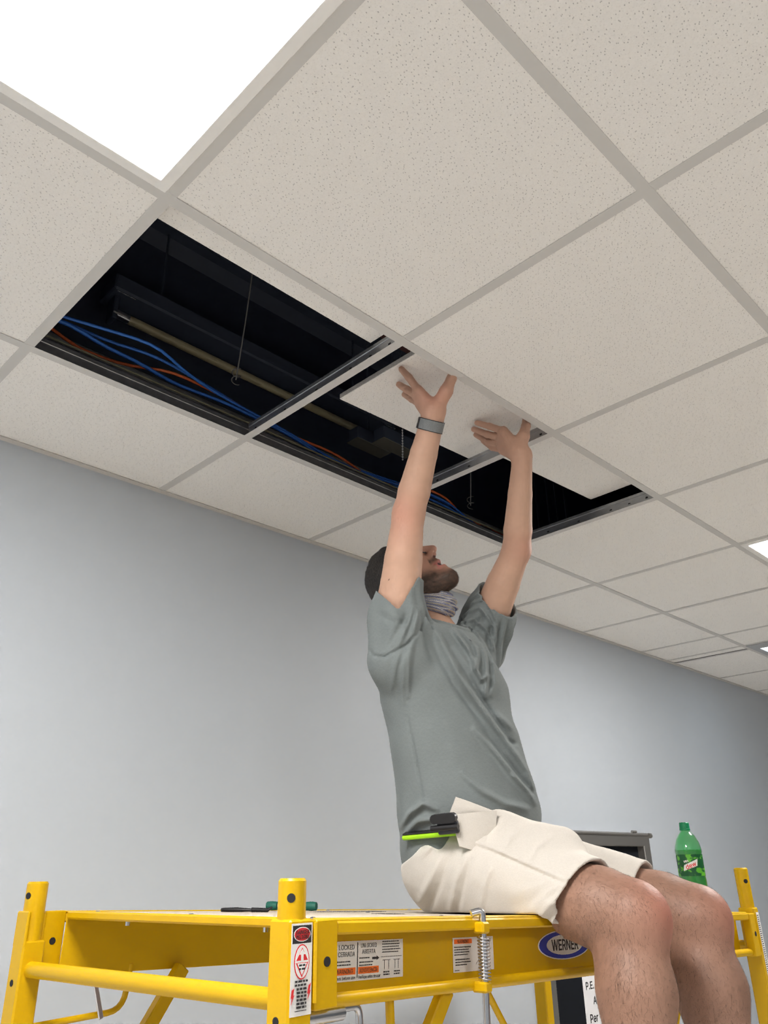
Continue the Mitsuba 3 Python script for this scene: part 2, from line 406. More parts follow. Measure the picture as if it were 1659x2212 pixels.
# ------------------------------------------------------------------ scaffold (local frame: s along, t towards the wall, z up)
th = math.radians(4.2)
E1, E2, E3 = np.array([math.cos(th), math.sin(th), 0]), np.array([-math.sin(th), math.cos(th), 0]), np.array([0, 0, 1.])
SB = np.array([.766, .953, 0])
A0 = frame(SB, E1, E2, E3)
SLOPE = .037                                     # the deck hangs one notch lower at its far end
AD = frame(SB + [0, 0, EYE - .056], np.array([*(E1[:2]), -SLOPE]) / math.hypot(1, SLOPE), E2, np.cross(np.array([*(E1[:2]), -SLOPE]) / math.hypot(1, SLOPE), E2))
LS, LT = 1.83, .72
S = lambda m: move(m, A0)                         # upright frames, z from the floor
D = lambda m: move(m, AD)                         # deck frame, z = 0 at the deck's upper lip
sc = thing('scaffold', 'yellow steel rolling scaffold with a plywood deck that the man sits on', 'scaffold')
PT = EYE - .056                                   # top of the near posts
for s, t in ((0, 0), (0, LT), (LS, 0), (LS, LT)):
    top = PT if s == 0 else EYE - .112
    hw = .0215
    # square post with its notch on the inner side; the round pin stands in it
    k = put(sc + '__post', S(cat(cbox((s - hw, t - hw, .14), (s + hw, t + hw, top - (.05 if t > 0 else .0)), .003),
                                 cbox((s - hw - (.0 if s == 0 else 0), t - hw, top - .06), (s - hw + .006, t + hw, top), .002) if t > 0 else cbox((s - hw, t - hw, top - .06), (s + hw, t + hw, top), .003))), 'm_yellow')
    put(k + '__pin', S(lathe([(0, top - .12), (.0195, top - .12), (.0195, EYE - .009), (.017, EYE - .0055), (.015, EYE - .0055), (.015, EYE - .03), (0, EYE - .03)], 28).apply_translation([s, t, 0])), 'm_yellow', smooth=35)
    hz = EYE - .030 if s == 0 else EYE - .042
    hole = lambda c, d, r: tube([np.array(c) - np.array(d) * .0009, np.array(c) + np.array(d) * .0009], r, 16)
    dv = np.array([-.72, -.69, 0]) if t == 0 else np.array([-.96, -.28, 0])
    for hm in (hole((s + dv[0] * .0192, t + dv[1] * .0192, hz), dv, .0058), hole((s - hw, t + .001, PT - .118), (1, 0, 0), .0055), hole((s + hw, t, PT - .118), (1, 0, 0), .0055)):
        put(k + '__hole', S(hm), 'm_slot')
    # bracket of the deck frame, against the post
    sg = 1 if s == 0 else -1
    zb = -SLOPE * s
    tb = t - .012 if t == 0 else t + .012
    bk = put(sc + '__bracket', S(cat(cbox((s + sg * .025, tb - .012, PT + zb - .110), (s + sg * .068, tb + .012, PT + zb - .002), .002),
                                     tube([(s + sg * .0235, tb - .012, PT + zb - .1), (s + sg * .0235, tb - .012, PT + zb - .005)], .003, 6))), 'm_yellow')
    put(bk + '__hole', S(hole((s + sg * .046, tb - .0122, PT + zb - .054), (0, 1, 0), .0062)), 'm_slot')
    cs = put(sc + '__caster', S(cat(tube([(s, t - .016, .063), (s, t + .016, .063)], .063, 24))), 'm_black', smooth=40)
    put(cs + '__fork', S(cat(cbox((s - .025, t - .03, .05), (s + .025, t - .024, .15), .002), cbox((s - .025, t + .024, .05), (s + .025, t + .03, .15), .002), cbox((s - .025, t - .03, .128), (s + .025, t + .03, .142), .002))), 'm_chrome')
# rungs of the two end frames
for s in (0, LS):
    for z in (EYE - .153, EYE - .46, EYE - .77, EYE - 1.08, EYE - 1.38):
        zz = z - (.058 if s else 0)
        put(sc + '__rung', S(tube([(s, .01, zz), (s, LT - .01, zz)], .0135, 20)), 'm_yellow', smooth=40)
# side rails of the deck frame
for t, sg in ((0, 1), (LT, -1)):
    a, b = .068, LS - .068
    w0 = t + sg * .022
    k = put(sc + '__side_rail', D(cat(cbox((a, t - .022 if t == 0 else t - .002, -.0205), (b, t + .002 if t == 0 else t + .022, -.003), .003),
                                       cbox((a, min(t - sg * .018, t + sg * .03), -.0045), (b, max(t - sg * .018, t + sg * .03), -.0), .0018),
                                       cbox((a - .01, w0 - .0015, -.110), (b + .01, w0 + .0015, -.004), .001))), 'm_yellow')
    put(k + '__lower_tube', D(tube([(a, t - sg * .008, -.101), (b, t - sg * .008, -.101)], .0092, 16)), 'm_yellow', smooth=40)
for s, sg in ((.058, 1), (LS - .058, -1)):
    put(sc + '__end_rail', D(cat(cbox((s - .006, .03, -.0145), (s + .006, LT - .03, 0), .003))), 'm_yellow')
    for t in (.12, .49):
        put(sc + '__end_rail__bolt', D(tube([(s + .002, t, -.021), (s + .002, t, -.013)], .004, 8)), 'm_chrome')
put(sc + '__deck_board', D(cbox((.066, .028, -.0135), (LS - .066, LT - .028, -.0018), .0008)), 'm_ply')
rv = lathe([(0, .0022), (.003, .002), (.0052, .0005), (.0058, 0)], 12)
for s, t in [(.10, .06), (.10, .36), (.10, .66), (.42, .06), (.42, .66), (.74, .06), (.74, .66), (1.06, .06), (1.06, .66), (1.4, .06), (1.4, .66), (.32, .36), (.6, .40)]:
    put(sc + '__deck_rivet', D(move(rv, trimesh.transformations.translation_matrix([s, t, -.0018]))), 'm_chrome', smooth=True)
put(sc + '__deck_slot', D(cbox((.50, .30, -.0022), (.535, .24, -.0012), .0004)), 'm_slot', label='black slot in the deck')
put(sc + '__deck_slot', D(cbox((.56, .50, -.0022), (.78, .53, -.0012), .0004)), 'm_slot', label='black slot in the deck')
# braces and locking bars below the deck
def bar(p, q, w, h):
    p, q = np.array(p, float), np.array(q, float); d = q - p; L = np.linalg.norm(d); d /= L
    x = np.cross(d, [0, 1, 0]); x /= np.linalg.norm(x)
    return move(cbox((-w / 2, -h / 2, 0), (w / 2, h / 2, L), .002), frame(p, x, np.cross(d, x), d))


put(sc + '__brace', S(bar((.325, LT - .04, PT - .118), (.018, LT - .04, EYE - .590), .030, .02)), 'm_yellow', label='flat diagonal brace under the back of the deck')
put(sc + '__brace', S(bar((.352, .006, PT - .118), (.022, .006, EYE - .543), .026, .018)), 'm_yellow')
put(sc + '__brace', S(tube([(.474, .02, PT - .12), (.93, .02, EYE - .715)], .0058, 12)), 'm_yellow', smooth=40)
put(sc + '__brace', S(tube([(1.35, .02, PT - .17), (.935, .02, EYE - .715)], .0058, 12)), 'm_yellow', smooth=40)
put(sc + '__guard_bar', S(tube(bend([(.21, .006, PT - .105), (.213, .006, EYE - .24), (.03, .006, EYE - .28)], .035), .0068, 12)), 'm_yellow', smooth=40)
put(sc + '__guard_bar', S(tube(bend([(.212, LT - .02, PT - .105), (.205, LT - .02, EYE - .240), (.02, LT - .02, EYE - .245)], .035), .0058, 12)), 'm_yellow', smooth=40)
put(sc + '__guard_bar', S(tube(bend([(.03, LT - .03, EYE - .164), (.06, LT - .03, EYE - .1645), (.095, LT - .03, EYE - .165)], .02), .0052, 12)), 'm_yellow', smooth=40)
put(sc + '__lock_lever', S(bar((.112, LT - .05, EYE - .165), (.140, LT - .05, EYE - .245), .010, .004)), 'm_chrome', label='flat chrome lever')
put(sc + '__lock_bolt', S(tube([(.022, -.004, EYE - .176), (.095, -.004, EYE - .176)], .0105, 16)), 'm_chrome', smooth=40, label='chrome bolt below the bracket')
put(sc + '__lock_bolt__handle', S(tube(bend([(.095, -.004, EYE - .172), (.132, -.004, EYE - .172), (.136, -.004, EYE - .24)], .014), .0052, 12)), 'm_chrome', smooth=40)
put(sc + '__post_latch', S(tube(bend([(LS - .03, LT - .03, EYE - .17), (LS - .045, LT - .03, EYE - .19), (LS - .03, LT - .03, EYE - .235), (LS - .05, LT - .03, EYE - .25)], .008), .003, 8)), 'm_chrome', smooth=True)
put(sc + '__post_latch', S(tube(bend([(LS - .015, -.026, EYE - .31), (LS + .005, -.03, EYE - .32), (LS - .005, -.03, EYE - .345), (LS + .045, -.03, EYE - .385)], .008), .003, 8)), 'm_chrome', smooth=True)
# spring pin half way along the near rail
ps, pt = .416, -.030
k = put(sc + '__spring_pin', D(cat(tube(bend([(ps - .016, pt + .012, .004), (ps, pt, .010), (ps, pt, -.168)], .010), .0058, 14))), 'm_chrome', smooth=40, label='chrome spring pin on the near rail')
put(k + '__spring', D(tube([(ps + .0095 * math.cos(a), pt + .0095 * math.sin(a), -.030 - .064 * a / (2 * math.pi * 13)) for a in np.linspace(0, 2 * math.pi * 13, 260)], .0014, 6)), 'm_chrome', smooth=True)
put(k + '__guide', D(cbox((ps - .012, pt - .009, -.026), (ps + .009, pt + .014, -.008), .003)), 'm_yellow')
put(k + '__guide', D(cbox((ps - .012, pt - .009, -.112), (ps + .009, pt + .02, -.096), .003)), 'm_yellow')


# ---- decals on the scaffold
def flat(m, o, x, y, lift=.0):
    """lay a mesh made in the xy plane at o with axes x (reading) and y (up)"""
    x, y = np.array(x, float), np.array(y, float)
    z = np.cross(x, y)
    return move(m, frame(np.array(o, float) + z * lift, x, y, z))


def text(s, h, cx=None, cy=0., x=None, bold=False, wmax=None, d=.0003):
    m = meshkit.text_mesh(s, h, d, bold); lo, hi = m.bounds
    f = 1. if wmax is None else min(1., wmax / (hi[0] - lo[0]))
    m.apply_translation([-lo[0], 0, 0]); m.apply_scale([f, 1, 1])
    w = (hi[0] - lo[0]) * f
    m.apply_translation([cx - w / 2 if cx is not None else x, cy - h / 2, 0])
    return m


def rect(x0, y0, x1, y1, d=.0003):
    return box((x0, y0, 0), (x1, y1, d))


def ell(cx, cy, a, b, d=.0003, n=40):
    m = trimesh.creation.cylinder(1., d, sections=n); m.apply_scale([a, b, 1]); m.apply_translation([cx, cy, d / 2]); return m


def poly(pts, d=.0003):
    from shapely.geometry import Polygon
    return trimesh.creation.extrude_polygon(Polygon(pts), d, engine='earcut')


def fine(x0, x1, y, n, gap, h, seed=0, ragged=True):
    """lines of print too small to read in the photograph"""
    r = np.random.default_rng(seed); out = []
    for i in range(n):
        x, yy = x0, y - i * gap
        xe = x1 - (r.uniform(0, .25) * (x1 - x0) if ragged else 0)
        while x < xe:
            w = r.uniform(1.2, 3.2) * h
            out.append(rect(x, yy - h / 2, min(x + w, xe), yy + h / 2)); x += w + h * .7
    return cat(out)


def decal(key, o, x, y, W_, H_, layers, local, label):
    k = put(key, local(flat(rect(0, 0, W_, H_, .0004), o, x, y, .0002)), 'm_label', label=label)
    for i, (mat, ms) in enumerate(layers):
        put(k + '__print', local(flat(cat(ms), o, x, y, .0005 + .00025 * i)), mat)


# upright safety sticker on the near post
H_, W_ = .107, .0385
decal(sc + '__sticker', (-.0195, -.0217, PT - .112), (1, 0, 0), (0, 0, 1), W_, H_, [
    ('m_print', [rect(.002, .083, W_ - .002, .1045)]),
    ('m_label', [ell(W_ / 2, .0938, .0155, .0088)]),
    ('m_red', [ell(W_ / 2, .0938, .0143, .0077), ell(W_ / 2, .0615, .0138, .0205)]),
    ('m_label', [ell(W_ / 2, .0615, .0125, .019)]),
    ('m_red', [poly([(W_ / 2, .078), (W_ / 2 + .0105, .063), (W_ / 2 - .0105, .063)]), poly([(W_ / 2, .0432), (W_ / 2 + .0112, .0606), (W_ / 2 - .0112, .0606)]),
               poly([(.0022, .030), (.0065, .032), (.0045, .024), (.0068, .0245), (.001, .0135), (.0032, .0215), (.0005, .0208)]),
               poly([(W_ - .0062, .033), (W_ - .002, .036), (W_ - .0045, .027), (W_ - .0022, .0275), (W_ - .008, .0165), (W_ - .0058, .0245), (W_ - .0085, .0238)])]),
    ('m_label', [poly([(W_ / 2, .0765), (W_ / 2 + .0055, .070), (W_ / 2 + .0022, .070), (W_ / 2 + .0022, .0625), (W_ / 2 - .0022, .0625), (W_ / 2 - .0022, .070), (W_ / 2 - .0055, .070)]),
                 poly([(W_ / 2, .046), (W_ / 2 + .0088, .060), (W_ / 2 - .0088, .060)])]),
    ('m_print', [text('DANGER', .0048, W_ / 2, .0965, wmax=.024), text('PELIGRO', .0048, W_ / 2, .0905, wmax=.024), fine(W_ / 2 - .0055, W_ / 2 + .0055, .0575, 2, .0042, .0022, 1, False),
                 fine(.007, W_ - .007, .0392, 2, .0042, .0024, 2), fine(.0105, W_ - .0105, .0305, 6, .0041, .0026, 3, False), fine(.008, W_ - .004, .006, 1, .003, .0009, 4)])], S, 'white safety sticker with a red warning sign')
# long sticker with lock instructions on the near side rail
W_, H_ = .196, .052
decal(sc + '__sticker', (.067, .0203, -.0835), (1, 0, 0), (0, 0, 1), W_, H_, [
    ('m_orange', [rect(.034, .0085, .086, .0175), rect(.092, .0085, .138, .0175)]),
    ('m_print', [text('LOCKED', .0062, .066, .0440, wmax=.036), text('CERRADA', .0062, .066, .0350, wmax=.036), text('UNLOCKED', .0058, .115, .0455, wmax=.036), text('ABIERTA', .0058, .115, .0375, wmax=.030),
                 rect(.0890, .004, .0905, .050), text('WARNING', .0055, .062, .013, wmax=.036), text('ADVERTENCIA', .0055, .115, .013, wmax=.040), text('Check before use', .0042, .062, .0045, wmax=.046),
                 text('Verifique antes de usar', .0042, .117, .0045, wmax=.05), fine(.036, .084, .0255, 2, .0042, .0016, 5), fine(.094, .120, .0290, 1, .004, .0016, 6), fine(.094, .130, .0235, 2, .004, .0016, 7),
                 poly([(.123, .0265), (.133, .0265), (.133, .0250), (.139, .0280), (.133, .0310), (.133, .0295), (.123, .0295)]), fine(.146, .190, .0495, 5, .0036, .0015, 8), rect(.143, .0285, .193, .0291),
                 bar2 := cat(rect(.147, .024, .165, .0247), rect(.151, .012, .1517, .024), rect(.161, .012, .1617, .024), rect(.172, .024, .188, .0247), rect(.176, .012, .1767, .024), rect(.184, .012, .1847, .024)),
                 fine(.149, .163, .0085, 2, .0035, .0018, 9, False), fine(.174, .188, .0085, 2, .0035, .0018, 10, False)])], D, 'long white sticker with lock instructions')
# square sticker behind the spring pin
W_, H_ = .122, .052
decal(sc + '__sticker', (.396, .0203, -.0855), (1, 0, 0), (0, 0, 1), W_, H_, [
    ('m_orange', [rect(.004, .0425, .056, .0495)]),
    ('m_print', [text('WARNING', .0050, .030, .046, wmax=.044), fine(.004, .054, .0375, 4, .0038, .0016, 11), fine(.006, .050, .0190, 3, .0040, .0017, 12), fine(.100, .117, .0475, 2, .003, .0013, 13), fine(.088, .114, .0052, 1, .003, .0022, 14),
                 fine(.004, .02, .003, 1, .003, .001, 15)] + [poly([(.066 + q, .010), (.0668 + q, .010), (.108 + q * .6, .046 - q), (.1072 + q * .6, .046 - q)]) for q in (0, .006, .012)] + [poly([(.090, .022), (.093, .024), (.095, .036), (.092, .036)])])], D, 'square white sticker behind the spring pin')
# oval maker's badge
k = put(sc + '__badge', D(flat(ell(0, 0, .104, .0262, .0004), (.776, .0203, -.0545), (1, 0, 0), (0, 0, 1), .0002)), 'm_label', label='oval blue and white badge')
ring = lambda o: D(flat(o, (.776, .0203, -.0545), (1, 0, 0), (0, 0, 1), .0005))
put(k + '__ring', ring(ell(0, 0, .100, .0242)), 'm_blue')
put(k + '__field', D(flat(ell(0, .0, .072, .0178), (.776, .0203, -.0545), (1, 0, 0), (0, 0, 1), .0008)), 'm_label')
put(k + '__print', D(flat(text('WERNER', .0185, 0, 0, bold=True, wmax=.124), (.776, .0203, -.0545), (1, 0, 0), (0, 0, 1), .0011)), 'm_print')
# sticker down the far near-side post
W_, H_ = .022, .19
decal(sc + '__sticker', (LS - .003, -.0217, EYE - .315), (1, 0, 0), (0, 0, 1), W_, H_, [('m_print', [fine(.003, .019, .182, 34, .0052, .0026, 16)])], S, 'tall narrow white sticker on the far post')

# ------------------------------------------------------------------ notice board on the wall and its sheet
bx0, bx1, bz0, bz1, by = 2.885, 3.84, EYE - .80, EYE + .152, YB
k = thing('notice_board', 'black notice board with a grey metal frame on the wall behind the man', 'notice board')
fr = .060
dp = .055
for lo, hi in (((bx0, bz1 - fr), (bx1, bz1)), ((bx0, bz0), (bx1, bz0 + fr)), ((bx0, bz0), (bx0 + fr, bz1)), ((bx1 - fr, bz0), (bx1, bz1))):
    put(k + '__frame_bar', cbox((lo[0], by - dp, lo[1]), (hi[0], by, hi[1]), .004), 'm_alu')
put(k + '__felt', box((bx0 + .01, by - .018, bz0 + .01), (bx1 - .01, by - .001, bz1 - .01)), 'm_felt')
put(k + '__hinge', cat(tube([(bx0 + .1, by - dp - .003, bz1 - .008), (bx1 - .02, by - dp - .003, bz1 - .008)], .006, 10), tube([(bx1 - .16, by - dp, bz1 + .004), (bx1 - .12, by - dp, bz1 + .004)], .006, 8),
                      tube([(bx1 - .015, by - dp - .008, bz1 - .012), (bx1 + .0, by - dp - .008, bz1 - .012)], .012, 12)), 'm_alu', smooth=40)
k = thing('notice_sheet', 'white printed sheet on the black notice board behind the right shin', 'paper')
px0, pz1 = 3.178, EYE - .378
put(k + '__sheet', box((px0, by - .0195, pz1 - .36), (px0 + .30, by - .0188, pz1)), 'm_paper')
lt = [text('P.E. E', .026, x=.022, cy=-.058, bold=True), text('A', .026, x=.066, cy=-.112, bold=True), text('Per', .028, x=.030, cy=-.172, bold=True)]
put(k + '__print', cat([flat(m, (px0, by - .0197, pz1), (1, 0, 0), (0, 0, 1)) for m in lt]), 'm_print')

# ------------------------------------------------------------------ bottle on the deck
def deck_z(s):
    return EYE - .056 - SLOPE * s - .0018


bs, bt = 1.665, .085
bo = SB + E1 * bs + E2 * bt; bo[2] = deck_z(bs) + .0014
bd_ = np.array([bo[0], bo[1], 0]); bd_ /= np.linalg.norm(bd_)
to_cam = -bd_
M('m_pet', (.05, .42, .12), .12, spec=.6, specular_tint=.0, spec_trans=.55, eta=1.3) if False else None
scene['m_pet'] = {'type': 'thindielectric', 'int_ior': 1.5, 'specular_transmittance': {'type': 'rgb', 'value': [.42, .86, .52]}}
M('m_soda', (.13, .30, .13), .25, spec=.4)
M('m_cap', (.0, .20, .075), .4)
M('m_blabel', rough=.35, tex=mikit.proc(lambda p, n, uv: mix((.004, .085, .022), (.10, .42, .03), smoothstep(.50, .62, fbm(p.x * 55, p.y * 55, p.z * 70)))))
R0 = .0375
prof = [(.0, .004), (.022, .0), (.031, .004), (.0355, .014), (R0, .03), (R0, .085), (.0362, .094), (.0362, .150), (R0, .158), (.0365, .168), (.033, .184), (.0265, .199), (.0185, .209), (.0135, .213), (.0128, .222)]
k = thing('soda_bottle', 'green plastic soda bottle with a green cap and dark green label', 'bottle')
Ab = trimesh.transformations.translation_matrix(bo)
put(k + '__body', move(lathe(prof, 40), Ab), 'm_pet', smooth=50)
sp = [(0, .0055)] + [(max(r - .0016, 0), z + .0016) for r, z in prof[1:10] if z < .165] + [(.0345, .163), (0, .163)]
put(k + '__soda', move(lathe(sp, 40), Ab), 'm_soda', smooth=50)
put(k + '__cap', move(lathe([(0, .2385), (.0125, .2385), (.0140, .2365), (.0142, .222), (.0150, .2215), (.0150, .2165), (.0128, .2165), (0, .2165)], 40), Ab), 'm_cap', smooth=35)
put(k + '__label', move(lathe([(.0364, .0935), (.0370, .0935), (.0370, .1505), (.0364, .1505)], 48), Ab), 'm_blabel', smooth=35)


def wrap(m, r, z0, tilt=0.):
    """bend flat lettering round the bottle so that it faces the room"""
    m = trimesh.Trimesh(*trimesh.remesh.subdivide_to_size(m.vertices, m.faces, .004), process=False)
    v = m.vertices.copy(); c, s_ = math.cos(tilt), math.sin(tilt)
    x, y = v[:, 0] * c - v[:, 1] * s_, v[:, 0] * s_ + v[:, 1] * c
    a = x / r; rr = r + v[:, 2]
    side = np.cross([0, 0, 1.], to_cam)
    out = bo + np.outer(rr * np.cos(a), to_cam) + np.outer(rr * np.sin(a), side) + np.outer(y + z0, [0, 0, 1.])
    return trimesh.Trimesh(out, m.faces, process=False)


put(k + '__label__print', wrap(poly([(-.024, -.011), (-.018, .004), (.025, .014), (.019, -.004)]), .0373, .121, .15), 'm_label')
put(k + '__label__print', wrap(text('dew', .0115, .001, .0, bold=True, wmax=.036), .0377, .121, .35), 'm_red')
put(k + '__label__print', wrap(text('Mtn', .006, -.008, .013, bold=True), .0375, .122, .25), 'm_label')

# ------------------------------------------------------------------ tools on the deck
def on_deck(s, t, z=0.):
    q = SB + E1 * s + E2 * t; q[2] = deck_z(s) + z; return q


k = thing('wire_stripper', 'hand tool with dark green grips lying on the deck behind the near post', 'hand tool')
a, b = on_deck(.515, .635, .0112), on_deck(.565, .525, .0112)
ax = (b - a) / np.linalg.norm(b - a)
put(k + '__grip', tube([a, a + ax * .012, a + ax * .026], [.0085, .0098, .0085], 12), 'm_green_grip', smooth=50)
put(k + '__grip', tube([b - ax * .026, b - ax * .012, b], [.0085, .0098, .0085], 12), 'm_green_grip', smooth=50)
put(k + '__shaft', tube([a + ax * .024, b - ax * .024], .0050, 10), 'm_black', smooth=40)
put(k + '__collar', tube([a + ax * .028, a + ax * .036], .0075, 10), 'm_chrome', smooth=40)
k = thing('pliers', 'thin black pliers lying flat on the left part of the deck', 'hand tool')
a, b = on_deck(.335, .575, .004), on_deck(.415, .52, .004)
c = a * .35 + b * .65
put(k + '__handle', tube([a, a * .5 + c * .5 + [.004, .006, 0], c], [.0035, .0045, .003], 8), 'm_black', smooth=50)
put(k + '__handle', tube([a + [.012, .012, 0], a * .5 + c * .5 + [.010, .012, 0], c], [.0035, .0045, .003], 8), 'm_black', smooth=50)
put(k + '__jaw', tube([c, b, b + (b - c) * .3 + [0, 0, .006]], [.005, .004, .0015], 8), 'm_black', smooth=50)

# ------------------------------------------------------------------ the man: signed distance fields turned into meshes
# his own axes: u to the viewer's right, d away, z up from eye height (a plain rotation of the room)
CU, SU = math.cos(math.radians(40)), math.sin(math.radians(40))
BODY = frame((0, 0, EYE), (SU, -CU, 0), (CU, SU, 0), (0, 0, 1))
V3 = lambda *a: np.array(a, float)


def smin(a, b, k):
    h = np.clip(.5 + .5 * (b - a) / k, 0, 1)
    return b + (a - b) * h - k * h * (1 - h)


def smax(a, b, k):
    return -smin(-a, -b, k)


def cap(p, a, b, ra, rb, side=None, ratio=1.):
    a, b = V3(*a), V3(*b); ba = b - a
    t = np.clip((p - a) @ ba / (ba @ ba), 0, 1)
    q = p - a - t[:, None] * ba
    if side is not None:
        s = V3(*side); s = s / np.linalg.norm(s)
        q = q - np.outer((q @ s) * (1 - 1 / ratio), s)
    return np.sqrt(np.einsum('ij,ij->i', q, q)) - (ra + (rb - ra) * t)


def ball(p, c, r):
    """ellipsoid, approximate distance; r a number or three radii along the axes"""
    r = np.broadcast_to(np.array(r, float), (3,)); q = p - V3(*c)
    k0 = np.linalg.norm(q / r, axis=1); k1 = np.linalg.norm(q / (r * r), axis=1)
    return k0 * (k0 - 1) / np.maximum(k1, 1e-9)


def chain(p, pts, rs, k=.008, d=None, side=None, ratio=1.):
    for (a, b), (ra, rb) in zip(zip(pts, pts[1:]), zip(rs, rs[1:])):
        e = cap(p, a, b, ra, rb, side, ratio); d = e if d is None else smin(d, e, k)
    return d


def sdf_mesh(f, lo, hi, h, B=8, lip=1.5):
    """surface nets over the blocks that the surface crosses"""
    lo = V3(*lo); n = (np.ceil((V3(*hi) - lo) / h / B).astype(int)) * B + 1
    nb = (n - 1) // B
    bi = np.stack(np.meshgrid(*[np.arange(k) for k in nb], indexing='ij'), -1).reshape(-1, 3)
    dc = f(lo + (bi + .5) * B * h)
    act = np.abs(dc) < (.87 * B * h) * lip + h
    A = np.full(nb, 1., np.float32); A.reshape(-1)[:] = np.where(dc < 0, -1., 1.)
    Dn = np.ones(n, np.float32)
    Dn[:-1, :-1, :-1] = np.repeat(np.repeat(np.repeat(A, B, 0), B, 1), B, 2)
    Dn[-1], Dn[:, -1], Dn[:, :, -1] = Dn[-2], Dn[:, -2], Dn[:, :, -2]
    g = np.stack(np.meshgrid(*[np.arange(B)] * 3, indexing='ij'), -1).reshape(-1, 3)
    ids = (bi[act][:, None] * B + g[None]).reshape(-1, 3)
    for c in range(0, len(ids), 400000):
        q = ids[c:c + 400000]
        Dn[q[:, 0], q[:, 1], q[:, 2]] = f(lo + q * h)
    s = Dn < 0
    cnt = np.zeros(n - 1, np.int8)
    sl = [slice(0, -1), slice(1, None)]
    offs = [(a, b, c) for a in (0, 1) for b in (0, 1) for c in (0, 1)]
    for a, b, c in offs: cnt += s[sl[a], sl[b], sl[c]]
    cells = np.argwhere((cnt > 0) & (cnt < 8))
    idx = np.full(n - 1, -1, np.int32); idx[tuple(cells.T)] = np.arange(len(cells))
    acc, num = np.zeros((len(cells), 3)), np.zeros(len(cells))
    for ax in range(3):
        for a in (0, 1):
            for b in (0, 1):
                o0 = np.zeros(3, int); o = [i for i in range(3) if i != ax]; o0[o[0]], o0[o[1]] = a, b
                o1 = o0.copy(); o1[ax] = 1
                v0, v1 = Dn[tuple((cells + o0).T)], Dn[tuple((cells + o1).T)]
                x = (v0 < 0) != (v1 < 0); t = np.where(x, v0 / np.where(x, v0 - v1, 1), 0)
                pt = o0 + np.outer(t, o1 - o0); acc += pt * x[:, None]; num += x
    V = lo + (cells + acc / num[:, None]) * h
    quads = []
    for ax in range(3):
        o = [i for i in range(3) if i != ax]
        sa = [slice(None)] * 3; sb = [slice(None)] * 3; sa[ax] = slice(0, -1); sb[ax] = slice(1, None)
        e = np.argwhere(s[tuple(sa)] != s[tuple(sb)])
        e = e[(e[:, o[0]] > 0) & (e[:, o[1]] > 0) & (e[:, o[0]] < n[o[0]] - 1) & (e[:, o[1]] < n[o[1]] - 1)]
        c = []
        for a, b in ((0, 0), (1, 0), (1, 1), (0, 1)):
            q = e.copy(); q[:, o[0]] -= a; q[:, o[1]] -= b; c.append(idx[tuple(q.T)])
        c = np.stack(c, 1)
        flip = s[tuple(e.T)] ^ (ax == 1)
        c[~flip] = c[~flip][:, ::-1]; quads.append(c)
    Q = np.vstack(quads); Q = Q[(Q >= 0).all(1)]
    m = trimesh.Trimesh(V, np.vstack([Q[:, [0, 1, 2]], Q[:, [0, 2, 3]]]), process=False)
    if m.volume < 0: m.invert()
    return m


def largest(m):
    from scipy.sparse import coo_matrix
    from scipy.sparse.csgraph import connected_components
    e = m.edges; g = coo_matrix((np.ones(len(e)), (e[:, 0], e[:, 1])), shape=(len(m.vertices),) * 2)
    _, lab = connected_components(g, directed=False); big = np.argmax(np.bincount(lab))
    keep = lab == big; re = np.cumsum(keep) - 1
    fk = keep[m.faces].all(1)
    return trimesh.Trimesh(m.vertices[keep], re[m.faces[fk]], process=False)


LA = V3(.588, .809, 0); FR = V3(.809, -.588, 0)          # his left, his front
# joints
pelvis, waist, mid, chest, upch = V3(.007, 2.0, .013), V3(.022, 2.01, .136), V3(.003, 2.02, .272), V3(-.019, 2.03, .410), V3(-.035, 2.035, .500)
neckb, neckt = V3(-.056, 2.05, .575), V3(-.068, 2.04, .70)
hipR, hipL, kneeR, kneeL = V3(-.029, 1.93, .012), V3(.062, 2.08, .012), V3(.306, 1.66, -.082), V3(.468, 1.85, -.096)
ankR, ankL = V3(.272, 1.605, -.475), V3(.474, 1.765, -.495)
shR, shL, elR, elL, wrR, wrL = V3(-.136, 1.90, .535), V3(.088, 2.18, .60), V3(-.088, 1.80, .819), V3(.195, 2.04, .80), V3(-.010, 1.67, 1.030), V3(.219, 1.885, 1.010)
HO = V3(-.120, 2.025, .719); HT = V3(-.77, .12, .62); HT /= np.linalg.norm(HT)
HF = V3(.60, -.36, .72); HF -= HT * (HF @ HT); HF /= np.linalg.norm(HF); HL = np.cross(HT, HF)
HEAD = np.stack([HF, HL, HT])                            # rows: front, left, top


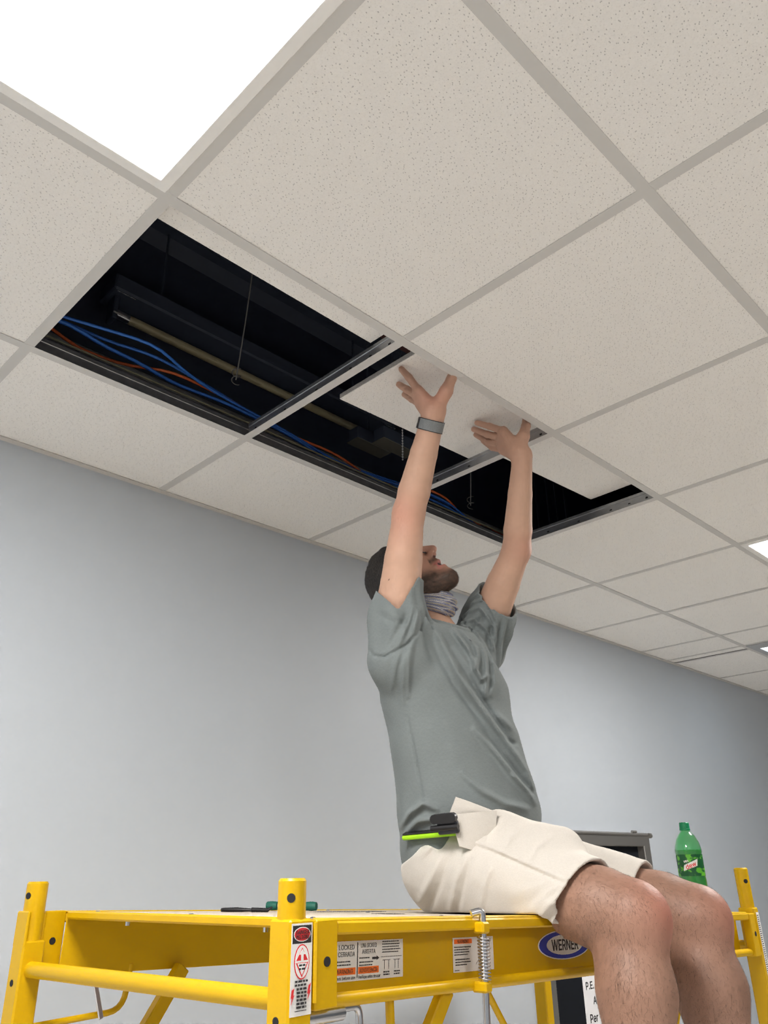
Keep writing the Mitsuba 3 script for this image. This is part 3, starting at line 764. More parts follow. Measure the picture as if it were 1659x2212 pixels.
def head_sdf(p):
    q = (p - HO) @ HEAD.T
    qa = q.copy(); qa[:, 1] = np.abs(qa[:, 1])
    d = ball(q, (.000, 0, .012), (.092, .0745, .091))
    d = smin(d, ball(q, (.030, 0, -.030), (.062, .060, .082)), .03)
    d = smin(d, cap(qa, (-.005, .052, -.052), (.070, .016, -.107), .022, .021), .03)
    d = smin(d, ball(q, (.079, 0, -.108), (.019, .024, .018)), .02)
    d = smin(d, ball(qa, (.058, .043, -.026), .026), .03)
    d = smin(d, cap(qa, (.084, 0, .022), (.076, .040, .020), .013, .011), .014)
    d = smax(d, -ball(qa, (.101, .032, .003), .015), .014)
    d = smin(d, ball(qa, (.0765, .032, .003), .0135), .004)
    d = smin(d, cap(q, (.092, 0, .014), (.118, 0, -.026), .0085, .0115), .012)
    d = smin(d, ball(qa, (.104, .0125, -.032), (.011, .007, .008)), .007)
    d = smax(d, -ball(qa, (.108, .0068, -.041), (.007, .0038, .0055)), .003)
    d = smin(d, cap(q, (.0885, 0, -.048), (.081, 0, -.102), .0135, .016), .012)
    d = smin(d, cap(qa, (.0975, 0, -.0580), (.086, .024, -.0665), .0068, .0045), .006)
    d = smin(d, cap(qa, (.0940, 0, -.0785), (.085, .022, -.0705), .0075, .0045), .006)
    d = smax(d, -ball(q, (.102, 0, -.0685), (.022, .0195, .0062)), .003)
    ear = smax(ball(qa, (-.010, .080, -.006), (.030, .011, .034)), -ball(qa, (-.008, .091, -.006), (.016, .009, .021)), .006)
    return smin(d, ear, .008)


FIN_R = [([(-.046, 1.650, 1.084), (-.068, 1.640, 1.118), (-.086, 1.636, 1.142)], .0092), ([(-.050, 1.668, 1.080), (-.076, 1.684, 1.112), (-.097, 1.702, 1.141)], .0095),
         ([(-.044, 1.690, 1.070), (-.066, 1.716, 1.104), (-.086, 1.744, 1.137)], .009), ([(-.034, 1.705, 1.060), (-.046, 1.735, 1.092), (-.058, 1.765, 1.130)], .008)]
TH_R = ([(-.004, 1.665, 1.040), (.022, 1.645, 1.074), (.037, 1.642, 1.108), (.047, 1.650, 1.142)], (.019, .0165, .012, .0105))
FIN_L = [([(.174, 1.883, 1.090), (.140, 1.912, 1.124), (.108, 1.939, 1.154)], .0092), ([(.171, 1.903, 1.080), (.134, 1.940, 1.115), (.099, 1.972, 1.153)], .0095),
         ([(.170, 1.923, 1.070), (.136, 1.963, 1.104), (.105, 1.996, 1.148)], .009), ([(.174, 1.938, 1.060), (.147, 1.974, 1.09), (.124, 2.003, 1.130)], .008)]
TH_L = ([(.212, 1.882, 1.030), (.226, 1.878, 1.066), (.238, 1.893, 1.108), (.244, 1.922, 1.148)], (.019, .0165, .012, .0105))


def hand_sdf(p, wr, fins, th, fore):
    mcp = [V3(*f[0][0]) for f in fins]
    d = None
    for m_ in mcp:
        e = cap(p, wr + (m_ - wr) * .12, m_, .0195, .0135); d = e if d is None else smin(d, e, .016)
    for pts, r in fins:
        e = chain(p, pts, (r * 1.12, r * 1.03, r * .86), .004); d = smin(d, e, .005)
    e = chain(p, th[0], th[1], .006)
    return smin(d, e, .012)


def arm_sdf(p, sh, el, wr, near):
    ax = (el - sh); fx = wr - el
    g = 1. if near else .96
    d = chain(p, [sh, sh + ax * .30, sh + ax * .62, el], (.057, .0535 * g, .0475 * g, .0385 * g), .004)
    d = smin(d, chain(p, [el, el + fx * .22, el + fx * .60, wr], (.0385 * g, .0405 * g, .0340 * g, .0275 * g), .004), .016)
    return d


def leg_sdf(p, hip, knee, ank, toe):
    t, s = knee - hip, ank - knee
    d = chain(p, [hip, hip + t * .5, hip + t * .86, knee], (.080, .0755, .0665, .059), .03)
    d = smin(d, ball(p, knee + t / np.linalg.norm(t) * .012 + V3(0, 0, .004), (.054, .054, .054)), .03)
    d = smin(d, chain(p, [knee + V3(0, 0, -.02), knee + s * .30, knee + s * .62, ank], (.0545, .0615, .047, .034), .03), .03)
    back = -np.array([t[0], t[1], 0]) / np.linalg.norm(t[:2])
    d = smin(d, cap(p, knee + s * .20 + back * .022, knee + s * .45 + back * .018, .047, .038), .03)
    d = smin(d, cap(p, ank + V3(0, 0, -.04) + back * .02, ank + V3(0, 0, -.075) + toe * .10, .034, .026), .03)
    return d


TOE = V3(.80, -.60, -.05)


def torso_sdf(p, g=0.):
    d = chain(p, [pelvis, waist, mid, chest, upch], (.112 + g, .112 + g, .110 + g, .113 + g, .092 + g), .05, side=LA, ratio=1.46)
    return d


def body_sdf(p):
    d = np.full(len(p), 9.)
    def near(lo, hi, fn, k, m=.12):
        s = ((p > V3(*lo) - m) & (p < V3(*hi) + m)).all(1)
        if s.any(): d[s] = smin(d[s], fn(p[s]), k)
    d = torso_sdf(p, -.004)
    z = p[:, 2]
    near((-.3, 1.7, .45), (.3, 2.4, .75), lambda q: smin(chain(q, [upch, neckb, neckt], (.085, .060, .056), .03), cap(q, shR + V3(.02, .02, -.035), shL + V3(-.02, -.02, -.065), .048, .048), .04), .05)
    near((-.3, 1.85, .55), (.1, 2.2, .95), head_sdf, .02)
    near((-.25, 1.6, .4), (.1, 2.05, 1.08), lambda q: arm_sdf(q, shR, elR, wrR, 1), .04)
    near((.0, 1.8, .45), (.3, 2.3, 1.08), lambda q: arm_sdf(q, shL, elL, wrL, 0), .04)
    near((-.12, 1.58, .98), (.08, 1.8, 1.17), lambda q: hand_sdf(q, wrR, FIN_R, TH_R, 0), .012, .05)
    near((.08, 1.82, .98), (.28, 2.05, 1.18), lambda q: hand_sdf(q, wrL, FIN_L, TH_L, 0), .012, .05)
    near((-.15, 1.4, -.62), (.5, 2.1, .15), lambda q: leg_sdf(q, hipR, kneeR, ankR, TOE), .03)
    near((-.05, 1.5, -.64), (.65, 2.25, .15), lambda q: leg_sdf(q, hipL, kneeL, ankL, TOE), .03)
    return on_seat(d, p, .009)


def deck_plane(p, lift=.0):
    """height above the deck, in the man's axes"""
    X = SU * p[:, 0] + CU * p[:, 1] - SB[0]; Y = -CU * p[:, 0] + SU * p[:, 1] - SB[1]
    s = X * E1[0] + Y * E1[1]; t = X * E2[0] + Y * E2[1]
    return p[:, 2] - (-.056 - SLOPE * s) - lift, t


def on_seat(d, p, lift=.0015):
    h, t = deck_plane(p, lift)
    over = np.clip((t + .029) / .006, 0, 1)                  # only where the deck is underneath
    return np.where(over > 0, np.maximum(d, np.where(over > 0, -h, -9)), d)


# ---- clothing fields
def seg_bump(p, items, front):
    """folds: ridges (positive) and creases (negative) along lines in the (u, z) plane of the visible side"""
    out = np.zeros(len(p)); q = p[:, [0, 2]]
    for pts, w, amp in items:
        dm = np.full(len(p), 9.); tt = np.zeros(len(p)); n = len(pts) - 1
        for i, (a, b) in enumerate(zip(pts, pts[1:])):
            a, b = np.array(a), np.array(b); ba = b - a
            t = np.clip((q - a) @ ba / (ba @ ba), 0, 1)
            e = np.linalg.norm(q - a - t[:, None] * ba, axis=1)
            better = e < dm; dm = np.where(better, e, dm); tt = np.where(better, (i + t) / n, tt)
        out += amp * np.exp(-(dm / w) ** 2) * np.sin(np.pi * np.clip(tt * .86 + .07, 0, 1)) ** .6
    return out * front


FOLDS = {
    'main': [(-0.039, 0.552), (-0.011, 0.487), (0.016, 0.424), (0.047, 0.377), (0.085, 0.321), (0.125, 0.269), (0.163, 0.212), (0.174, 0.180)],
    'mainc': [(-0.003, 0.503), (0.032, 0.439), (0.059, 0.388), (0.086, 0.346), (0.113, 0.302), (0.139, 0.261)],
    'mainc2': [(-0.055, 0.535), (-0.027, 0.467), (0.000, 0.409), (0.031, 0.363), (0.068, 0.307), (0.108, 0.256)],
    'f2': [(0.007, 0.551), (0.036, 0.509), (0.054, 0.468), (0.057, 0.443)],
    'f3': [(0.065, 0.513), (0.067, 0.481), (0.057, 0.441), (0.070, 0.419), (0.092, 0.430)],
    'f4': [(0.078, 0.531), (0.087, 0.482), (0.083, 0.419), (0.077, 0.381)],
    'f5': [(0.091, 0.542), (0.107, 0.468), (0.105, 0.420), (0.092, 0.386)],
    'f6': [(0.015, 0.542), (0.033, 0.509), (0.047, 0.488)],
    'f6b': [(0.025, 0.557), (0.057, 0.519), (0.064, 0.494)],
    'f7': [(0.046, 0.296), (0.093, 0.242), (0.126, 0.199), (0.159, 0.164), (0.174, 0.140)],
    'f7c': [(0.072, 0.290), (0.112, 0.239), (0.141, 0.199), (0.170, 0.164)],
    'f8': [(0.098, 0.340), (0.120, 0.325), (0.141, 0.309)],
    'f8b': [(0.113, 0.284), (0.131, 0.277), (0.146, 0.280)],
    'f9': [(0.011, 0.194), (0.051, 0.160), (0.101, 0.132), (0.152, 0.124)],
    'f10': [(-0.105, 0.373), (-0.099, 0.440), (-0.085, 0.508), (-0.074, 0.555)],
    'f10b': [(-0.118, 0.359), (-0.111, 0.433), (-0.097, 0.482)],
    'f10c': [(-0.140, 0.396), (-0.129, 0.441), (-0.119, 0.463)],
    'seamside': [(-0.110, 0.329), (-0.094, 0.247), (-0.082, 0.172), (-0.072, 0.116)],
    'f12': [(-0.127, 0.094), (-0.109, 0.116), (-0.077, 0.135), (-0.049, 0.122)],
    'f12b': [(-0.120, 0.077), (-0.091, 0.099), (-0.057, 0.102)],
    's1': [(-0.141, 0.487), (-0.119, 0.529), (-0.103, 0.559)],
    's2': [(-0.120, 0.483), (-0.098, 0.536), (-0.085, 0.578)],
    's3': [(-0.167, 0.569), (-0.137, 0.542), (-0.104, 0.541)],
    's4': [(-0.104, 0.488), (-0.079, 0.542), (-0.070, 0.581)],
    'seam': [(-0.199, 0.492), (-0.184, 0.469), (-0.157, 0.461), (-0.131, 0.470), (-0.104, 0.485), (-0.081, 0.511), (-0.062, 0.549), (-0.057, 0.580)],
    'L1': [(0.015, 0.609), (0.069, 0.622), (0.104, 0.579), (0.116, 0.540)],
    'L2': [(0.028, 0.640), (0.084, 0.653), (0.119, 0.599), (0.124, 0.559)],
    'L3': [(0.055, 0.669), (0.103, 0.674), (0.130, 0.605)],
    'L4': [(0.018, 0.587), (0.058, 0.585), (0.083, 0.550)],
    'L5': [(0.074, 0.692), (0.114, 0.699), (0.135, 0.639)],
}
FOLD_SIZE = {'main': (0.009, 0.0085), 'mainc': (0.008, -0.006), 'mainc2': (0.007, -0.0035), 'f2': (0.006, 0.006), 'f3': (0.006, 0.007), 'f4': (0.0065, 0.0065), 'f5': (0.007, 0.007), 'f6': (0.004, 0.004), 'f6b': (0.004, 0.004), 'f7': (0.008, 0.0075), 'f7c': (0.007, -0.005), 'f8': (0.01, 0.006), 'f8b': (0.008, -0.004), 'f9': (0.008, 0.005), 'f10': (0.006, 0.005), 'f10b': (0.006, 0.0045), 'f10c': (0.006, 0.004), 'seamside': (0.0028, -0.0022), 'f12': (0.007, 0.007), 'f12b': (0.007, 0.007), 's1': (0.006, -0.0035), 's2': (0.006, 0.006), 's3': (0.007, -0.003), 's4': (0.006, 0.0055), 'seam': (0.003, -0.004), 'L1': (0.005, 0.006), 'L2': (0.005, 0.006), 'L3': (0.005, 0.006), 'L4': (0.005, 0.005), 'L5': (0.005, 0.005)}
SH_FOLDS = [(FOLDS[k], FOLD_SIZE[k][0], (2.3 if k in ('main', 'mainc', 'f2', 'f3', 'f4', 'f5', 'f7', 'f7c', 'f9') else 1.7) * FOLD_SIZE[k][1]) for k in FOLDS]
slAR, slAL = elR - shR, elL - shL
cutRp = V3(-.132, 1.865, .633); cutRn = np.cross(V3(-.080, 1.86, .655) - V3(-.183, 1.88, .670), V3(-.118, 1.79, .553) - V3(-.183, 1.88, .670)); cutRn /= np.linalg.norm(cutRn)
if cutRn[2] < 0: cutRn = -cutRn
cutLp = V3(.132, 2.10, .672); cutLh = V3(.059, -.04, -.124); cutLh /= np.linalg.norm(cutLh)
cutLn = slAL / np.linalg.norm(slAL); cutLn = cutLn - cutLh * (cutLn @ cutLh); cutLn /= np.linalg.norm(cutLn)


def shirt_solid(p):
    d = chain(p, [pelvis + V3(0, 0, .03), waist, mid, chest, upch], (.122, .128, .124, .128, .104), .05, side=LA, ratio=1.46)
    d = smin(d, cap(p, waist + FR * .045 + V3(0, 0, -.02), mid + FR * .02, .105, .10, LA, 1.4), .05)
    d = smin(d, chain(p, [upch, neckb - V3(0, 0, .045)], (.096, .068), .03), .04)
    d = smin(d, cap(p, shR + V3(.03, .02, -.03), shL + V3(-.03, -.03, -.05), .056, .060), .05)
    # sleeves slid down the raised arms, hanging a little below them
    d = smin(d, chain(p, [shR + V3(.008, .0, -.06), shR + slAR * .16, shR + slAR * .56], (.068, .064, .0535), .03), .045)
    d = smin(d, cap(p, shR + V3(.004, -.028, -.07), shR + V3(.008, -.03, .03), .062, .052), .04)
    d = smin(d, chain(p, [shL + V3(-.012, .0, -.04), shL + slAL * .2, shL + slAL * .62], (.072, .068, .0575), .03), .045)
    return d


def shirt_sdf(p):
    d = shirt_solid(p)
    # gathers of the far sleeve, run along it
    aL = slAL / np.linalg.norm(slAL); r = p - shL
    al = r @ aL; e1 = np.cross(aL, V3(0, 1, 0)); e1 /= np.linalg.norm(e1); e2 = np.cross(aL, e1)
    angL = np.arctan2(r @ e2, r @ e1)
    wL = np.exp(-((np.linalg.norm(r - np.outer(al, aL), axis=1) - .07) / .05) ** 2) * np.clip(1 - np.abs(al - .06) / .16, 0, 1)
    wL = wL * np.clip(-((p - cutLp) @ cutLn) / .045, .12, 1)
    d = d - .0065 * wL * np.sin(angL * 13 + al * 18 + 2.2 * np.sin(angL * 3)) - .002 * wL * np.sin(angL * 23 - al * 30)
    aR = slAR / np.linalg.norm(slAR); r = p - shR
    al = r @ aR; e1 = np.cross(aR, V3(0, 1, 0)); e1 /= np.linalg.norm(e1); e2 = np.cross(aR, e1)
    angR = np.arctan2(r @ e2, r @ e1)
    wR = np.exp(-((np.linalg.norm(r - np.outer(al, aR), axis=1) - .075) / .05) ** 2) * np.clip(1 - np.abs(al - .02) / .15, 0, 1)
    d = d - .0050 * wR * np.sin(angR * 9 + al * 24 + 1.5 * np.sin(angR * 2 + 1))
    front = np.where((p[:, 0] > .03) & (p[:, 2] > .535), np.clip((2.21 - p[:, 1]) / .05, 0, 1), np.clip((2.06 - p[:, 1] + .25 * p[:, 0]) / .06, 0, 1))
    d = d - seg_bump(p, SH_FOLDS, front)
    d = d - .007 * (meshkit.fbm(p * [9, 9, 6], 3, 3) - .5) - .002 * (meshkit.noise(p * [30, 30, 16], 5) - .5)
    # the near sleeve falls open in a V round the raised arm
    nA, nB = V3(.082, 0, .069), V3(-.081, 0, .046)
    vA, vB = (p - V3(-.121, 1.84, .569)) @ (nA / np.linalg.norm(nA)), (p - V3(-.121, 1.84, .569)) @ (nB / np.linalg.norm(nB))
    nk = smin(cap(p, neckb + FR * .020 + V3(0, 0, -.040), neckb + V3(-.0, .0, .16), .066, .075), ball(p, neckb + FR * .075 + V3(0, 0, .058), (.066, .066, .066)), .03)
    farL = (p[:, 0] > .04) & (p[:, 2] > .5)
    nearR = (p[:, 0] < -.055) & (p[:, 1] < 1.985) & (p[:, 2] > .45)
    edge = np.minimum(np.minimum(np.where(nearR, -np.maximum(np.minimum(vA, vB), p[:, 2] - .660), 9), np.where(farL, -((p - cutLp) @ cutLn), 9)), nk)
    sh = np.maximum(d, -(d + .006 + .012 * np.clip(edge / .05, 0, 1)))
    sh = np.maximum(sh, np.where((p[:, 0] < -.055) & (p[:, 1] < 1.985) & (p[:, 2] > .52), np.maximum(smin(vA, vB, .012), p[:, 2] - .660), -9))
    sh = np.maximum(sh, np.where(farL, (p - cutLp) @ cutLn, -9))
    sh = sh + .0028 * np.exp(-((nk - .016) / .003) ** 2)
    sh = np.maximum(sh, -nk)
    sh = np.maximum(sh, .004 - p[:, 2] - .35 * (p[:, 0] + .0) * (p[:, 0] > 0) + .12 * np.clip(p[:, 0] - .05, 0, 1))
    return sh


axR, axL = (kneeR - hipR) / np.linalg.norm(kneeR - hipR), (kneeL - hipL) / np.linalg.norm(kneeL - hipL)
hemRp = V3(.228, 1.702, -.038); hh = V3(.261 - .194, 1.69 - 1.715, .123); hh /= np.linalg.norm(hh)
hemRn = axR - hh * (axR @ hh); hemRn /= np.linalg.norm(hemRn)
hemLp = V3(.396, 1.90, .0); hemLn = axL - V3(.3, -.0, .95) * 0; hemLn /= np.linalg.norm(hemLn)
SHORT_FOLDS = [([(.012, .060), (.070, .038), (.14, .005), (.205, -.025)], .004, .0032), ([(.010, .055), (.068, .032), (.14, -.002), (.203, -.031)], .003, -.0026),
               ([(-.03, -.075), (-.015, -.02), (.012, .03)], .006, .004), ([(-.015, -.08), (.0, -.03), (.02, .02)], .005, -.003), ([(.03, -.08), (.04, -.03), (.06, .01)], .006, .003),
               ([(-.095, -.06), (-.07, -.02), (-.045, .03)], .008, .005), ([(-.075, -.075), (-.05, -.03), (-.02, .035)], .007, -.004),
               ([(.08, .03), (.10, .06), (.13, .085)], .007, .003), ([(.125, .01), (.15, .04), (.18, .06)], .006, .003), ([(.05, .05), (.06, .075), (.09, .10)], .006, -.003),
               ([(.135, -.085), (.155, -.06), (.185, -.045)], .008, .006), ([(.145, -.095), (.17, -.075), (.20, -.065)], .006, -.005), ([(.13, -.07), (.15, -.045), (.175, -.03)], .006, .004),
               ([(-.085, .03), (-.06, .052), (-.03, .058)], .006, .005)]


def shorts_sdf(p):
    d = chain(p, [pelvis + V3(.026, 0, -.012), pelvis + V3(.024, 0, .05)], (.112, .108), .04, side=LA, ratio=1.28)
    d = smin(d, ball(p, hipR + V3(.038, .012, -.008), .099), .04)
    d = smin(d, ball(p, hipL + V3(-.01, .01, -.015), .096), .04)
    d = smin(d, chain(p, [hipR, hipR + axR * .15, hipR + axR * .44], (.106, .099, .084), .03), .05)
    d = smin(d, chain(p, [hipL, hipL + axL * .15, hipL + axL * .48], (.106, .100, .085), .03), .05)
    # pocket side standing away from the hip
    d = smin(d, cap(p, (.012, 1.865, .065), (.085, 1.860, .073), .034, .038), .03)
    d = smin(d, cap(p, (.085, 1.860, .073), (.20, 1.80, .028), .038, .055), .04)
    d = smin(d, cap(p, (.130, 1.740, -.058), (.225, 1.693, -.084), .028, .036), .035)
    front = np.clip((1.99 + .15 * p[:, 0] - p[:, 1]) / .05, 0, 1)
    d = d - 1.5 * seg_bump(p, SHORT_FOLDS, front)
    d = d - .009 * (meshkit.fbm(p * [10, 10, 14], 3, 8) - .5)
    hemw = np.clip(1 - np.abs((p - hemRp) @ hemRn + .05) / .05, 0, 1)
    d = d - .0018 * hemw * np.sin(p[:, 2] * 160 + p[:, 1] * 60) * (p[:, 2] < -.02)
    h_, t_ = deck_plane(p, .0015)
    d = np.maximum(d, -(h_ + .75 * np.clip(-t_ - .024, 0, 1)))          # rests on the deck, hangs a little past its edge
    rightleg = (p - hipR) @ axR > .10
    dl, dr_ = cap(p, hipL, kneeL, 0, 0), cap(p, hipR, kneeR, 0, 0)
    isR = rightleg & (dr_ < dl); isL = ((p - hipL) @ axL > .10) & (dl <= dr_)
    edge = np.minimum(np.where(isR, -((p - hemRp) @ hemRn), 9), np.where(isL, -((p - hemLp) @ hemLn), 9))
    sh = np.maximum(d, -(d + .006 + .012 * np.clip(edge / .04, 0, 1)))
    sh = np.maximum(sh, np.where(isR, (p - hemRp) @ hemRn, -9))
    sh = np.maximum(sh, np.where(isL, (p - hemLp) @ hemLn, -9))
    # waist: higher in front and at the back, gaping at the near pocket
    top = .040 + .095 * (lambda q: q * q * (3 - 2 * q))(np.clip((p[:, 0] + .050) / .075, 0, 1)) - .55 * np.clip(-.088 - p[:, 0], 0, .1) + .012 * np.exp(-((p[:, 0] + .075) / .02) ** 2)
    body = ~isR & ~isL
    sh = np.maximum(sh, np.where(body, p[:, 2] - top, -9))
    return sh


# ---- meshes
body = largest(sdf_mesh(body_sdf, (-.30, 1.36, -.64), (.66, 2.36, 1.19), .0032))
bv = body.vertices
body_n = np.array(body.vertex_normals)


def in_head(v):
    return (v - HO) @ HEAD.T


q = in_head(bv); isH = (np.linalg.norm(q, axis=1) < .17) & (q[:, 2] > -.135)
nz1 = meshkit.fbm(bv * 28, 3, 11)[:, None]; nz2 = meshkit.fbm(bv * 90, 2, 12)[:, None]
ss = lambda a, b, x: (lambda t: t * t * (3 - 2 * t))(np.clip((x - a) / (b - a), 0, 1))
skin = V3(.53, .325, .232) * np.ones((len(bv), 1))
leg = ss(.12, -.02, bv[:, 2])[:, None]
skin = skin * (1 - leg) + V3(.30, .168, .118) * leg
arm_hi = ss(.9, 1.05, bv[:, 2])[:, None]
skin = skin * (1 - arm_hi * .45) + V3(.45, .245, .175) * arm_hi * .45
skin = skin * (.93 + .14 * nz1) * (.96 + .08 * nz2)
red = V3(.50, .17, .125)
for c, r, a in ((kneeR + V3(.05, -.02, .01), .055, .65), (kneeL + V3(.05, -.02, .01), .055, .5), (elR + V3(-.02, -.03, .0), .04, .22), (elL + V3(.02, -.02, 0), .045, .35), (wrR + V3(0, -.03, .035), .04, .35), (V3(-.11, 1.75, .78), .06, .3)):
    w = a * np.exp(-(np.linalg.norm(bv - c, axis=1) / r) ** 2)[:, None]; skin = skin * (1 - w) + red * w
face = isH[:, None] * ss(-.02, .05, q[:, 0])[:, None]
skin = skin * (1 - .5 * face) + V3(.42, .18, .13) * .5 * face
hq = q.copy(); hq[:, 1] = np.abs(hq[:, 1])
beard = ss(-.052, -.084, q[:, 2] + .35 * np.clip(hq[:, 1] - .055, 0, 1) * -1 + .35 * (hq[:, 0] - .07) * (hq[:, 0] < .07)) * ss(-.02, .0, q[:, 0])
lipz = np.exp(-((q[:, 2] + .0685) / .0175) ** 2 - (hq[:, 1] / .028) ** 2) * (q[:, 0] > .07)
must = np.exp(-((q[:, 2] + .0490) / .0080) ** 2) * (hq[:, 1] < .036) * (q[:, 0] > .075) * (q[:, 0] < .1035)
clean = np.exp(-((q[:, 2] + .092) / .011) ** 2 - (hq[:, 1] / .030) ** 2)
beard = np.clip(np.maximum(beard * (1 - np.clip(lipz * 1.8, 0, 1)) * (1 - .8 * clean), must * .9), 0, 1) * isH
bw = (beard * (.82 + .4 * (meshkit.noise(bv * 160, 4) - .3)))[:, None].clip(0, .93)
skin = skin * (1 - bw) + V3(.045, .032, .024) * bw
lips = (np.exp(-((q[:, 2] + .0685) / .011) ** 2) * (hq[:, 1] < .026) * (q[:, 0] > .084) * isH)[:, None]
skin = skin * (1 - lips) + V3(.50, .16, .15) * lips
inm = ((ball(q, (.096, 0, -.0685), (.022, .019, .0055)) < .0012) & (q[:, 0] < .0955) & isH)[:, None]
skin = np.where(inm, V3(.10, .02, .02), skin)
nost = (ball(hq, (.106, .0068, -.040), (.0065, .0040, .0055)) < .0012) & isH & (q[:, 0] < .106)
skin = np.where(nost[:, None], V3(.07, .02, .018), skin)
brow = (np.exp(-((q[:, 2] - .021) / .0048) ** 2) * ss(.008, .014, hq[:, 1]) * ss(.052, .045, hq[:, 1]) * (q[:, 0] > .07) * isH)[:, None] * .85
skin = skin * (1 - brow) + V3(.03, .02, .015) * brow
eye = (np.linalg.norm(hq - V3(.0765, .032, .003), axis=1) < .0144) & isH & (np.abs(q[:, 2] - .0035) < .0045)
skin = np.where(eye[:, None], V3(.62, .60, .57), skin)
iris = eye & (np.abs(hq[:, 1] - .032) < .0050)
skin = np.where(iris[:, None], V3(.06, .04, .03), skin)
mole = np.linalg.norm(bv - bv[np.argmin(np.linalg.norm(bv - V3(-.128, 1.835, .655), axis=1))], axis=1) < .0025
skin = np.where(mole[:, None], V3(.12, .05, .035), skin)
scene['m_skin'] = {'type': 'twosided', 'b': {'type': 'bumpmap', 'arbitrary': mikit.proc(lambda p, n, uv: fbm(p.x * 420, p.y * 420, p.z * 420, octaves=2), eps=8e-4), 'scale': .0005,
                   'b': {'type': 'principled', 'base_color': {'type': 'mesh_attribute', 'name': 'vertex_color'}, 'roughness': .52, 'specular': .42}}}
k_man = thing('person', 'man in grey t-shirt and beige shorts sitting on scaffold, pushing up a ceiling tile', 'person')
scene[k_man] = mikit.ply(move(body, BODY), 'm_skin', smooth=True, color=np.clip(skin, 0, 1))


def heather(a, b):
    return mikit.proc(lambda p, n, uv: mix(a, b, fbm(p.x * 260, p.y * 260, p.z * 700, octaves=2)) * (0.95 + 0.1 * fbm(p.x * 14, p.y * 14, p.z * 14)))


weave = lambda s: mikit.proc(lambda p, n, uv: noise(p.x * s, p.y * s, p.z * s * 1.7), eps=5e-4)
M('m_shirt', rough=.9, spec=.15, tex=heather((.160, .182, .184), (.198, .221, .221)), bump=weave(900), bscale=.0006, sheen=.3)
M('m_shorts', rough=.9, spec=.15, tex=mikit.proc(lambda p, n, uv: mix((.55, .515, .465), (.61, .575, .525), fbm(p.x * 500, p.y * 500, p.z * 500, octaves=2))), bump=weave(1000), bscale=.0005, sheen=.2)
shirt = largest(sdf_mesh(shirt_sdf, (-.34, 1.66, -.06), (.34, 2.42, .80), .0032))
put(k_man + '__shirt', move(shirt, BODY), 'm_shirt', smooth=True, label='grey heathered short-sleeved t-shirt')
shorts = largest(sdf_mesh(shorts_sdf, (-.28, 1.58, -.17), (.52, 2.32, .20), .0034))
put(k_man + '__shorts', move(shorts, BODY), 'm_shorts', smooth=True, label='beige cotton shorts')


# pocket flap that stands up beside the shirt
def sheet(rows, th=.0022):
    """a thin curved panel from a grid of points"""
    R = np.array(rows, float); nr, nc = R.shape[:2]
    u, v = np.gradient(R, axis=1), np.gradient(R, axis=0); n = np.cross(u, v); n /= np.linalg.norm(n, axis=2, keepdims=True) + 1e-12
    Vt = np.vstack([(R + n * th / 2).reshape(-1, 3), (R - n * th / 2).reshape(-1, 3)]); N = nr * nc; Fc = []
    for i in range(nr - 1):
        for j in range(nc - 1):
            a, b, c, e = i * nc + j, i * nc + j + 1, (i + 1) * nc + j + 1, (i + 1) * nc + j
            Fc += [[a, b, c], [a, c, e], [N + a, N + c, N + b], [N + a, N + e, N + c]]
    rim = [(0, j) for j in range(nc)] + [(i, nc - 1) for i in range(1, nr)] + [(nr - 1, j) for j in range(nc - 2, -1, -1)] + [(i, 0) for i in range(nr - 2, 0, -1)]
    for (a, b), (c, e) in zip(rim, rim[1:] + rim[:1]):
        x, y = a * nc + b, c * nc + e; Fc += [[x, N + x, N + y], [x, N + y, y]]
    m = trimesh.Trimesh(Vt, np.array(Fc), process=False); m.fix_normals(); return m


def patch(corners, nu=14, nv=10, bulge=0., out=(0, -1, 0)):
    a, b, c, e = [V3(*q_) for q_ in corners]; rows = []
    for i in range(nv):
        t = i / (nv - 1); L, R_ = a + (e - a) * t, b + (c - b) * t
        rows.append([L + (R_ - L) * s + V3(*out) * bulge * math.sin(math.pi * s) * math.sin(math.pi * (.15 + .7 * t)) for s in np.linspace(0, 1, nu)])
    return rows


flap = sheet(patch([(-.006, 1.790, .144), (.071, 1.822, .116), (.074, 1.815, .108), (-.023, 1.788, .107)], bulge=.010), .003)
put(k_man + '__pocket_flap', move(flap, BODY), 'm_shorts', smooth=35)
facing = sheet(patch([(-.019, 1.774, .107), (.080, 1.812, .116), (.066, 1.798, .026), (-.004, 1.768, .046)], bulge=.008), .003)
put(k_man + '__pocket_edge', move(facing, BODY), 'm_shorts', smooth=35)

# hair
def hair_sdf(p):
    q_ = (p - HO) @ HEAD.T
    d = ball(q_, (.000, 0, .016), (.0945, .0785, .095))
    d = smin(d, ball(q_, (-.040, 0, -.035), (.048, .060, .050)), .03)
    d = d - .006 * (meshkit.fbm(q_ * [60, 60, 30], 3, 21) - .5) * 2
    line = np.where(q_[:, 2] > .03, q_[:, 0] - .075 - .02 * (q_[:, 2] > .05), q_[:, 0] + .012 - .5 * np.clip(q_[:, 2] + .01, 0, .04) * 1.2)
    d = smax(d, line, .01)
    d = smax(d, -.075 - q_[:, 2] + .25 * (q_[:, 0] + .06), .01)
    return smax(d, -(ball(q_, (.0, 0, .012), (.086, .069, .085))), .004)


